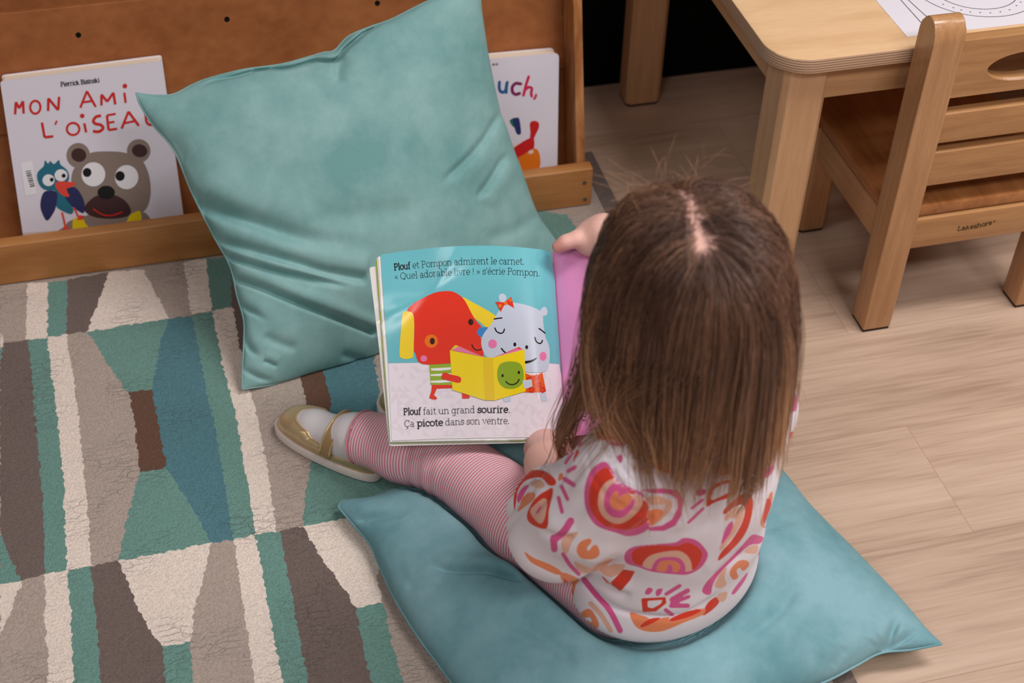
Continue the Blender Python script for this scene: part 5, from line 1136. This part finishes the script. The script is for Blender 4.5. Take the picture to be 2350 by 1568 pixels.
# the cushion that leans on the shelf
c4 = lambda s: tr(poly(s), 480, 560, 4.355).tolist(); c2 = lambda s: tr(poly(s), 300, 0, 1.742).tolist()
bot = [(556, 893), (640, 880), (730, 857), (820, 838), (900, 812), (1000, 768), (1100, 705), (1200, 640), (1292, 590)]
top = [(313, 214), (350, 219), (397, 217), (440, 196), (480, 180), (560, 160), (650, 147), (740, 122), (768, 116), (800, 84), (850, 62), (900, 44), (980, 4), (1050, -22), (1097, -48)]
lef = [(556, 893), (557, 850), (560, 790), (560, 735), (545, 680), (528, 610), (490, 540), (440, 440), (400, 345), (350, 285), (322, 240), (313, 214)]
rig = [(1292, 590), (1272, 550), (1232, 490), (1195, 390), (1165, 310), (1145, 250), (1122, 140), (1106, 40), (1102, 0), (1097, -48)]
NP = 350; XY = coons(bot, top, lef, rig, NP)
cB = np.array([[.002, 1.347, .028], [.465, 1.515, .034], [.385, 1.640, .385], [-.074, 1.600, .312]]); cd = proj(cB)[1]
def midA(xy, u, v):
    u, v = u.ravel(), v.ravel(); d = (1-u)*(1-v)*cd[0]+u*(1-v)*cd[1]+u*v*cd[2]+(1-u)*v*cd[3]
    return at_depth(xy, d)
nA = U(np.cross(cB[1]-cB[0], cB[3]-cB[0])); nA = nA if nA @ (CO-cB[0]) > 0 else -nA
CRA = [(c4('200,0 500,80 900,195 1150,270 1600,350'), .010, 11, .006, (.03, .03)), (c4('195,135 600,255 1000,345 1450,440'), .012, 7, .005, (.03, .25)), (c4('250,345 500,425 900,590 1300,745 1690,900'), .013, 7.5, .006, (.06, .03)), (c4('350,640 470,700 620,790'), .006, 7, .003, (.05, .5)),
       (c4('330,930 420,1060 530,1140'), .007, 7, .003, (.05, .4)), (c4('530,1170 600,1190 690,1235'), .004, 5, .002), (c4('360,1270 520,1345 700,1388'), .006, 7, .003, (.05, .4)), (c4('520,900 700,990 900,1050'), .004, 12, .002), (c4('1300,1100 1450,1140 1600,1180'), .004, 10, .002),
       (c2('285,825 480,880 700,955 950,975'), .012, 20, .006, (.04, .4)), (c2('250,790 420,860 620,925'), .006, 12, .003, (.03, .5)), (c2('1490,430 1390,590 1230,745'), .006, 9, .003), (c2('1510,600 1440,720 1380,800'), .007, 9, .004), (c2('1640,850 1540,920 1400,960'), .003, 16, .002), (c2('850,215 835,270 828,340'), .006, 12, .002), (c2('150,480 200,620 300,780'), .003, 22, .002), (c2('700,870 900,860 1200,830'), .004, 26, .003),
       (c2('250,362 330,322 430,298 520,272 620,268 680,255 740,238 800,240 835,230 860,195 900,160 960,110 1040,62 1120,35 1190,5'), .016, 4.2, .0)]
cushion('throw_cushion', XY, midA, nA, .072, .040, vel1, 'pale teal velvet cushion with deep creases leaning upright against the book shelf', CRA, group='teal velvet cushions', clampfn=lambda a, b: (np.stack([a[:, 0], a[:, 1], np.maximum(a[:, 2], RUG_T+.0035)], 1), np.stack([b[:, 0], np.minimum(b[:, 1], 9), np.maximum(b[:, 2], RUG_T+.0035)], 1)))
# the cushion the child sits on
botS = [(1243, 1960), (1420, 1800), (1600, 1690), (1760, 1615), (1890, 1566), (1960, 1530), (2020, 1499), (2090, 1491), (2160, 1478)]
topS = [(776, 1163), (790, 1149), (850, 1146), (905, 1126), (940, 1110), (1050, 1060), (1200, 985), (1400, 915), (1576, 864)]
lefS = [(1243, 1960), (1180, 1800), (1120, 1690), (1040, 1572), (960, 1462), (905, 1372), (872, 1300), (850, 1250), (812, 1205), (776, 1163)]
rigS = [(2160, 1478), (2130, 1450), (2060, 1375), (1970, 1285), (1870, 1185), (1790, 1085), (1690, 970), (1576, 864)]
# u runs along bottom edge N->R and top edge L->F
XS = coons(botS, topS, lefS, rigS, NP)
def midS(xy, u, v):
    z = .032+.010*np.sin(np.pi*u.ravel())*0+.0*v.ravel(); return on_plane(xy, (0, 0, .034), (0, 0, 1.0))
def clampS(Fr, Bk):
    Bk = Bk.copy(); Bk[:, 2] = np.maximum(Bk[:, 2], RUG_T+.001); Fr = Fr.copy()
    near = np.where((Fr[:, 0] > .05) & (Fr[:, 0] < .64) & (Fr[:, 1] > .70) & (Fr[:, 1] < 1.30))[0]; X = Fr[near]; low = np.full(len(X), .3)
    for z in np.arange(.19, .026, -.004):
        P = X.copy(); P[:, 2] = z; d = np.minimum(shirt_low(P), lg_(P)); low = np.where(d < .006, z, low)
    lim = np.where(low < .29, low-.001, 9.0)
    # let the dent spread softly into the padding around it
    Z = Fr[:, 2].copy(); lim_all = np.full(len(Fr), 9.0); lim_all[near] = lim; G = Z.reshape(NP, NP).copy(); Lm = lim_all.reshape(NP, NP); G0 = G.copy()
    G = np.minimum(G, Lm)
    dn_ = (G0-G)
    for _ in range(60):
        s = dn_.copy(); s[1:-1, 1:-1] = .25*(dn_[:-2, 1:-1]+dn_[2:, 1:-1]+dn_[1:-1, :-2]+dn_[1:-1, 2:]); dn_ = np.maximum(s*.985, np.maximum(G0-np.minimum(G0, Lm), 0))
    Fr[:, 2] = np.maximum((G0-dn_).ravel(), .022); return Fr, np.stack([Bk[:, 0], Bk[:, 1], np.minimum(Bk[:, 2], Fr[:, 2]-.004)], 1)
sl_ = Sdf(); sl_.ell(O_+[.000, .014, .122], (.108, .083, .064), TR); shirt_low = sl_
s4 = lambda s: tr(poly(s), 600, 840, 2.529).tolist(); s6 = lambda s: tr(poly(s), 1750, 1000, 2.76).tolist()
CRS = [(s4('470,905 620,880 760,862 900,835'), .006, 9, .003, (.3, .5)), (s4('960,1165 1150,1180 1330,1185 1520,1235'), .009, 7, .005), (s4('1320,1190 1420,1215 1530,1245'), .004, 6, .002), (s4('820,1280 950,1255 1100,1235'), .003, 12, .002), 
       (s6('755,1375 800,1310 830,1220 870,1120'), .010, 10, .005, (.1, .4)), (s6('760,1365 860,1305 1010,1215'), .007, 9, .003, (.1, .4)), (s6('10,600 130,545 330,500'), .003, 14, .002, (.1, .5)), (s6('20,490 150,450 320,430'), .002, 14, .001, (.1, .5)), (s6('450,1540 600,1440 740,1380'), .003, 14, .002), (s6('430,1470 480,1400 520,1330'), .003, 14, .002),
       ([(1830, 1330), (1790, 1400), (1700, 1470)], .004, 16, .003), ([(1180, 1420), (1260, 1470), (1330, 1530)], .004, 16, .003)]
cushion('seat_cushion', XS, midS, (0, 0, 1.0), .088, .030, vel2, 'flattened blue teal velvet cushion lying on the rug under the seated child', CRS, clampfn=clampS, pw=0.5, group='teal velvet cushions')
# ------------------------------------------------------------------ hair, strand by strand
hr_ = np.random.default_rng(5)
SK = np.array([.0675, .0855, .0815])                                                     # scalp radii in head space
def scalp(n):
    out = []
    while sum(len(x) for x in out) < n:
        d = hr_.normal(size=(n*3, 3)); d /= np.linalg.norm(d, axis=1)[:, None]
        ok = ((d[:, 2] > .30) & (d[:, 1] < .80)) | ((d[:, 1] < .22) & (d[:, 2] > -.60)); d = d[ok]
        p = d*SK; out.append(p[part_dist(p) > .016+.035*hr_.random(len(p))*(part_dist(p) < .06)])
    return np.concatenate(out)[:n]
NS, NLOCK, NST = 12500, 300, 30
q0 = scalp(NS); lockq = scalp(NLOCK)
sidx = np.array([np.argmin(((lockq-a)**2).sum(1)) for a in q0])
G_ = HM @ np.array([0, 0, -1.0])                                                         # gravity in head space
W0 = U(whorl); 
def away(q):
    d = q/np.linalg.norm(q, axis=1)[:, None]; best = np.full(len(q), 9.0); bp = np.zeros_like(q)
    for t in np.linspace(0, 1, 30):
        p = U(whorl*(1-t)+fore*t); e = np.arccos(np.clip(d @ p, -1, 1)); m = e < best; best = np.where(m, e, best); bp[m] = p
    v = d-bp*(d*bp).sum(1)[:, None]; return v/(np.linalg.norm(v, axis=1)[:, None]+1e-9), best
def to_w(q): return HC+q @ HM
bodies = shirt
def grow(q, L, lift, seed, stiff):
    lf = np.clip((-q[:, 0]-.028)/.03, 0, 1)*np.clip((q[:, 1]+.012)/.025, 0, 1); lb = np.clip((-q[:, 0]-.025)/.03, 0, 1)*np.clip((-q[:, 1]-.004)/.02, 0, 1)
    drift = lf[:, None]*(-.42*r_+.30*f_)+lb[:, None]*(.42*r_-.06*f_)+np.clip((q[:, 0]-.05)/.02, 0, 1)[:, None]*(-.08*r_)
    n = len(q); P = [to_w(q)]; a, bd = away(q); nr = q/SK**2; nr /= np.linalg.norm(nr, axis=1)[:, None]
    tg = G_-nr*(nr @ G_)[:, None]; w = np.exp(-bd/.42)[:, None]; v = a*(.25+.9*w)+tg*(1.15-w*.8)+nr*.12; v /= np.linalg.norm(v, axis=1)[:, None]; v = v @ HM; p = P[0].copy()
    st = L/(NST-1)
    for i in range(1, NST):
        qq = (p-HC) @ HM.T; m = np.linalg.norm(qq/SK, axis=1); onhead = m < 1.10
        gain = np.where(onhead, .22, .85)[:, None]*stiff[:, None]; v = v*np.where(onhead, 1.0, .80)[:, None]
        v = v+gain*np.array([0, 0, -1.0])+seed[:, :, 0]*.035*(1 if i < NST*.5 else 1.6)+seed[:, :, 1]*.09*np.sin(i*.42+seed[:, 0, 0]*2)[:, None]*(i/NST)+drift*(i/NST)
        v /= np.linalg.norm(v, axis=1)[:, None]; p = p+v*st[:, None]
        for _ in range(2):
            qq = (p-HC) @ HM.T; s = qq/(SK+lift[:, None]); m = np.linalg.norm(s, axis=1); ins = m < 1; nrm = qq/(SK+lift[:, None])**2; nrm /= np.linalg.norm(nrm, axis=1)[:, None]+1e-9
            push = np.where(ins, (1-m)*np.mean(SK), 0)[:, None]*(nrm @ HM); p = p+push
            fc = HC+HF*.030-HU*.045; e = p-fc; dd = np.linalg.norm(e, axis=1); k = dd < .066; p = np.where(k[:, None], fc+e/dd[:, None]*.066, p)      # cheeks and jaw
        far = p[:, 2] < .42
        if far.any():
            X = p[far].astype(np.float32); d0 = bodies(X); hit = d0 < (.003+lift[far]*.35)
            if hit.any():
                Y = X[hit]; h = .002; gr = np.stack([bodies(Y+np.array(o, np.float32)*h)-bodies(Y-np.array(o, np.float32)*h) for o in ((1, 0, 0), (0, 1, 0), (0, 0, 1))], 1); gr /= np.linalg.norm(gr, axis=1)[:, None]+1e-9
                X[hit] = Y+gr*((.003+lift[far][hit]*.35)-d0[hit])[:, None]; p[far] = X
        d = p-P[-1]; v = .55*v+.45*d/(np.linalg.norm(d, axis=1)[:, None]+1e-9); v /= np.linalg.norm(v, axis=1)[:, None]; P.append(p.copy())
    return np.stack(P, 1)
lsd = hr_.normal(size=(NLOCK, 3, 2)); llen = np.full(NLOCK, .36); lst = np.ones(NLOCK)
front = (lockq[:, 1] > .02); lfl = (lockq[:, 0] < -.034) & (lockq[:, 1] > .0); zend = np.where(lfl, .270+.018*hr_.normal(size=NLOCK), .394+.020*hr_.normal(size=NLOCK))
lp_ = grow(lockq, llen, np.full(NLOCK, .0055)+.002*hr_.random(NLOCK), lsd, lst)
ssd = lsd[sidx]+.35*hr_.normal(size=(NS, 3, 2)); lift = .001+.0085*hr_.random(NS)**1.4
sp_ = grow(q0, llen[sidx], lift, ssd, np.ones(NS))
t = np.linspace(0, 1, NST)[None, :, None]
off = hr_.normal(size=(NS, 1, 3))*.0035
cl_ = .62*np.clip((t-.18)/.6, 0, 1)**1.3
ctr = lp_[sidx]+off
sp_ = sp_*(1-cl_)+ctr*cl_
def trim(S, ze):
    out = S.copy(); seg = np.linalg.norm(np.diff(S, axis=1), axis=2); cum = np.concatenate([np.zeros((len(S), 1)), np.cumsum(seg, 1)], 1)
    for i in range(len(S)):
        b = np.where((S[i, :, 2] < ze[i]) & (np.arange(NST) > 6))[0]
        if len(b):
            L_ = cum[i, b[0]]; tt = np.linspace(0, L_, NST)
            for c in range(3): out[i, :, c] = np.interp(tt, cum[i], S[i, :, c])
    return out
sp_ = trim(sp_, zend[sidx]+.012*hr_.normal(size=NS)+.05*(hr_.random(NS)**5))
def lockpath(pts): return spline(np.array([ad(*p) for p in pts]), 10)
LA = lockpath([(1382, 640, 1.185), (1376, 740, 1.22), (1362, 840, 1.27), (1326, 915, 1.325), (1296, 975, 1.365), (1292, 1025, 1.395), (1318, 1052, 1.405)])
LB = lockpath([(1375, 640, 1.17), (1382, 760, 1.20), (1420, 850, 1.235), (1432, 930, 1.265), (1420, 1000, 1.285), (1428, 1070, 1.285), (1450, 1100, 1.285)])
LC = lockpath([(1420, 640, 1.14), (1440, 760, 1.17), (1470, 860, 1.20), (1490, 950, 1.225), (1500, 1030, 1.235), (1490, 1080, 1.24), (1450, 1110, 1.255)])
LD = lockpath([(1385, 600, 1.185), (1395, 700, 1.20), (1418, 800, 1.215), (1438, 895, 1.23), (1480, 985, 1.24), (1512, 1080, 1.25)])
grp = np.where((q0[:, 0] < -.034) & (q0[:, 1] > -.004), 1, np.where((q0[:, 0] < -.032) & (q0[:, 1] < 0), 2, 0)); pick = hr_.random(NS); fam = np.where(grp == 1, np.where(pick < .26, 0, np.where(pick < .34, 1, np.where(pick < .41, 2, 3))), np.where((grp == 2) & (pick < .75), 3, 9))
for j, (L_, r0, r1) in enumerate(((LA, .0105, .0045), (LB, .006, .0025), (LC, .005, .0025), (LD, .016, .013))):
    m = np.where(fam == j)[0]; u_ = hr_.normal(size=(len(m), 1, 3)); X = sp_[m]; Z = X[..., 2]
    o_ = np.argsort(L_[:, 2]); zs, Ls = L_[o_, 2], L_[o_]; ph = np.clip((zs[-1]-Z)/(zs[-1]-zs[0]), 0, 1)          # each strand is gathered sideways at its own height
    path = np.stack([np.interp(Z, zs, Ls[:, 0]), np.interp(Z, zs, Ls[:, 1]), Z], -1)+u_*(r0+(r1-r0)*ph[..., None])*[1, 1, .0]
    path += (np.sin(ph*9+u_[:, :, 0]*2)[..., None]*.005*ph[..., None])*(-r_)
    w_ = np.clip((zs[-1]-.03-Z)/.09, 0, 1)[..., None]; w_ = w_*w_*(3-2*w_)*(.96 if j < 3 else .85); sp_[m] = X*(1-w_)+path*w_
    ze = (L_[-1, 2] if j < 3 else .395)+.012*hr_.normal(size=len(m))+.06*hr_.random(len(m))**3; sp_[m] = trim(sp_[m], ze)
keep = fam != 99
# a few loose strands that stand off the crown and the side
nf = 80; fq = scalp(nf*6); fq = fq[(fq[:, 2] > .035) & (fq[:, 1] > -.02) & (fq[:, 0] > -.03)][:nf]; nf = len(fq); fp = [to_w(fq)]; v = U(np.array([0, .0, 1]))+.0*fq; nr = fq/SK**2; nr /= np.linalg.norm(nr, axis=1)[:, None]; v = (nr*.5) @ HM+hr_.normal(size=(nf, 3))*.55+np.array([.1, .5, .25]); v /= np.linalg.norm(v, axis=1)[:, None]; fl_len = .03+.035*hr_.random(nf); curl = hr_.normal(size=(nf, 3))*.22
for i in range(1, NST):
    v = v+curl*.35-np.array([0, 0, .035]); v /= np.linalg.norm(v, axis=1)[:, None]; fp.append(fp[-1]+v*(fl_len/(NST-1))[:, None])
fp = np.stack(fp, 1)
sp_ = sp_[keep]; sidx = sidx[keep]; q0 = q0[keep]; NS = len(sp_)
ALL = np.concatenate([sp_, fp]); NT = len(ALL)
rad = np.concatenate([np.full(NS, .00030)*(1+.3*hr_.random(NS)), np.full(nf, .00013)])[:, None]*np.concatenate([np.linspace(1, 1, NST-6), np.linspace(1, .35, 6)])[None]
T = np.gradient(ALL, axis=1); T /= np.linalg.norm(T, axis=2)[..., None]+1e-12
ref = np.where(np.abs(T[..., 2:3]) < .9, np.array([0, 0, 1.0]), np.array([1.0, 0, 0])); a = np.cross(T, np.array([.31, .83, .47])); a /= np.linalg.norm(a, axis=2)[..., None]+1e-12; b = np.cross(T, a)
V = np.stack([ALL+rad[..., None]*(math.cos(w)*a+math.sin(w)*b) for w in (0, 2.0944, 4.18879)], 2).reshape(-1, 3)
base = (np.arange(NT)[:, None]*NST+np.arange(NST-1)[None])[..., None]*3; F = np.stack([np.stack([base[..., 0]+j, base[..., 0]+(j+1) % 3, base[..., 0]+3+(j+1) % 3, base[..., 0]+3+j], -1) for j in range(3)], 2).reshape(-1, 4)
hm_ = bpy.data.materials.new('brown_hair'); hm_.use_nodes = True; nt = hm_.node_tree; bs = nt.nodes['Principled BSDF']; bs.inputs['Roughness'].default_value = 0.38; bs.inputs['Specular IOR Level'].default_value = 0.55; bs.inputs['Anisotropic'].default_value = 0.0
aa = nt.nodes.new('ShaderNodeAttribute'); aa.attribute_name = 'tone'; cr = nt.nodes.new('ShaderNodeValToRGB'); e = cr.color_ramp.elements
e[0].position = 0; e[0].color = (*lin((84, 58, 46)), 1); e[1].position = 1; e[1].color = (*lin((208, 157, 115)), 1); k = e.new(.35); k.color = (*lin((124, 89, 70)), 1); k = e.new(.65); k.color = (*lin((162, 117, 87)), 1)
nt.links.new(aa.outputs['Fac'], cr.inputs['Fac']); nt.links.new(cr.outputs['Color'], bs.inputs['Base Color'])
ltone = .15*hr_.normal(size=NLOCK); stone = np.concatenate([.06*hr_.normal(size=NS)+ltone[sidx]+np.where(q0[:, 1] > .0, .10, 0), np.full(nf, .30)])
tone = np.clip(stone[:, None]+.20+.66*np.linspace(0, 1, NST)[None]**1.5, 0, 1)
ho = mesh('hair', V, F, hm_, child, True); attr(ho, 'tone', np.repeat(tone.reshape(-1), 3))
# ================================================================== light
def area(name, loc, rot, sx, sy, power, col=(1, 1, 1)):
    l = bpy.data.lights.new(name, 'AREA'); l.shape = 'RECTANGLE'; l.size = sx; l.size_y = sy; l.energy = power; l.color = col
    o = bpy.data.objects.new(name, l); COL.objects.link(o); o.location = loc; o.rotation_euler = rot; return o
for x, y, pw in ((1.35, 0.8, 34), (2.9, 0.5, 15), (1.2, -0.75, 32), (-0.9, -0.9, 19), (-1.3, 0.9, 9)):
    area('ceiling_light', (x, y, 2.65), (0, 0, 0), 1.2, 0.5, pw, (1.0, 0.955, 0.945))
w = bpy.data.worlds.new('room_ambience'); SC.world = w; w.use_nodes = True
w.node_tree.nodes['Background'].inputs[0].default_value = (*lin((232, 222, 222)), 1); w.node_tree.nodes['Background'].inputs[1].default_value = 0.06
SC.view_settings.view_transform = 'Standard'; SC.view_settings.look = 'None'; SC.view_settings.gamma = 1.0; SC.view_settings.use_curve_mapping = False
SC.view_settings.exposure = 0.25
SC.cycles.use_denoising = True
SC.cycles.max_bounces = 6
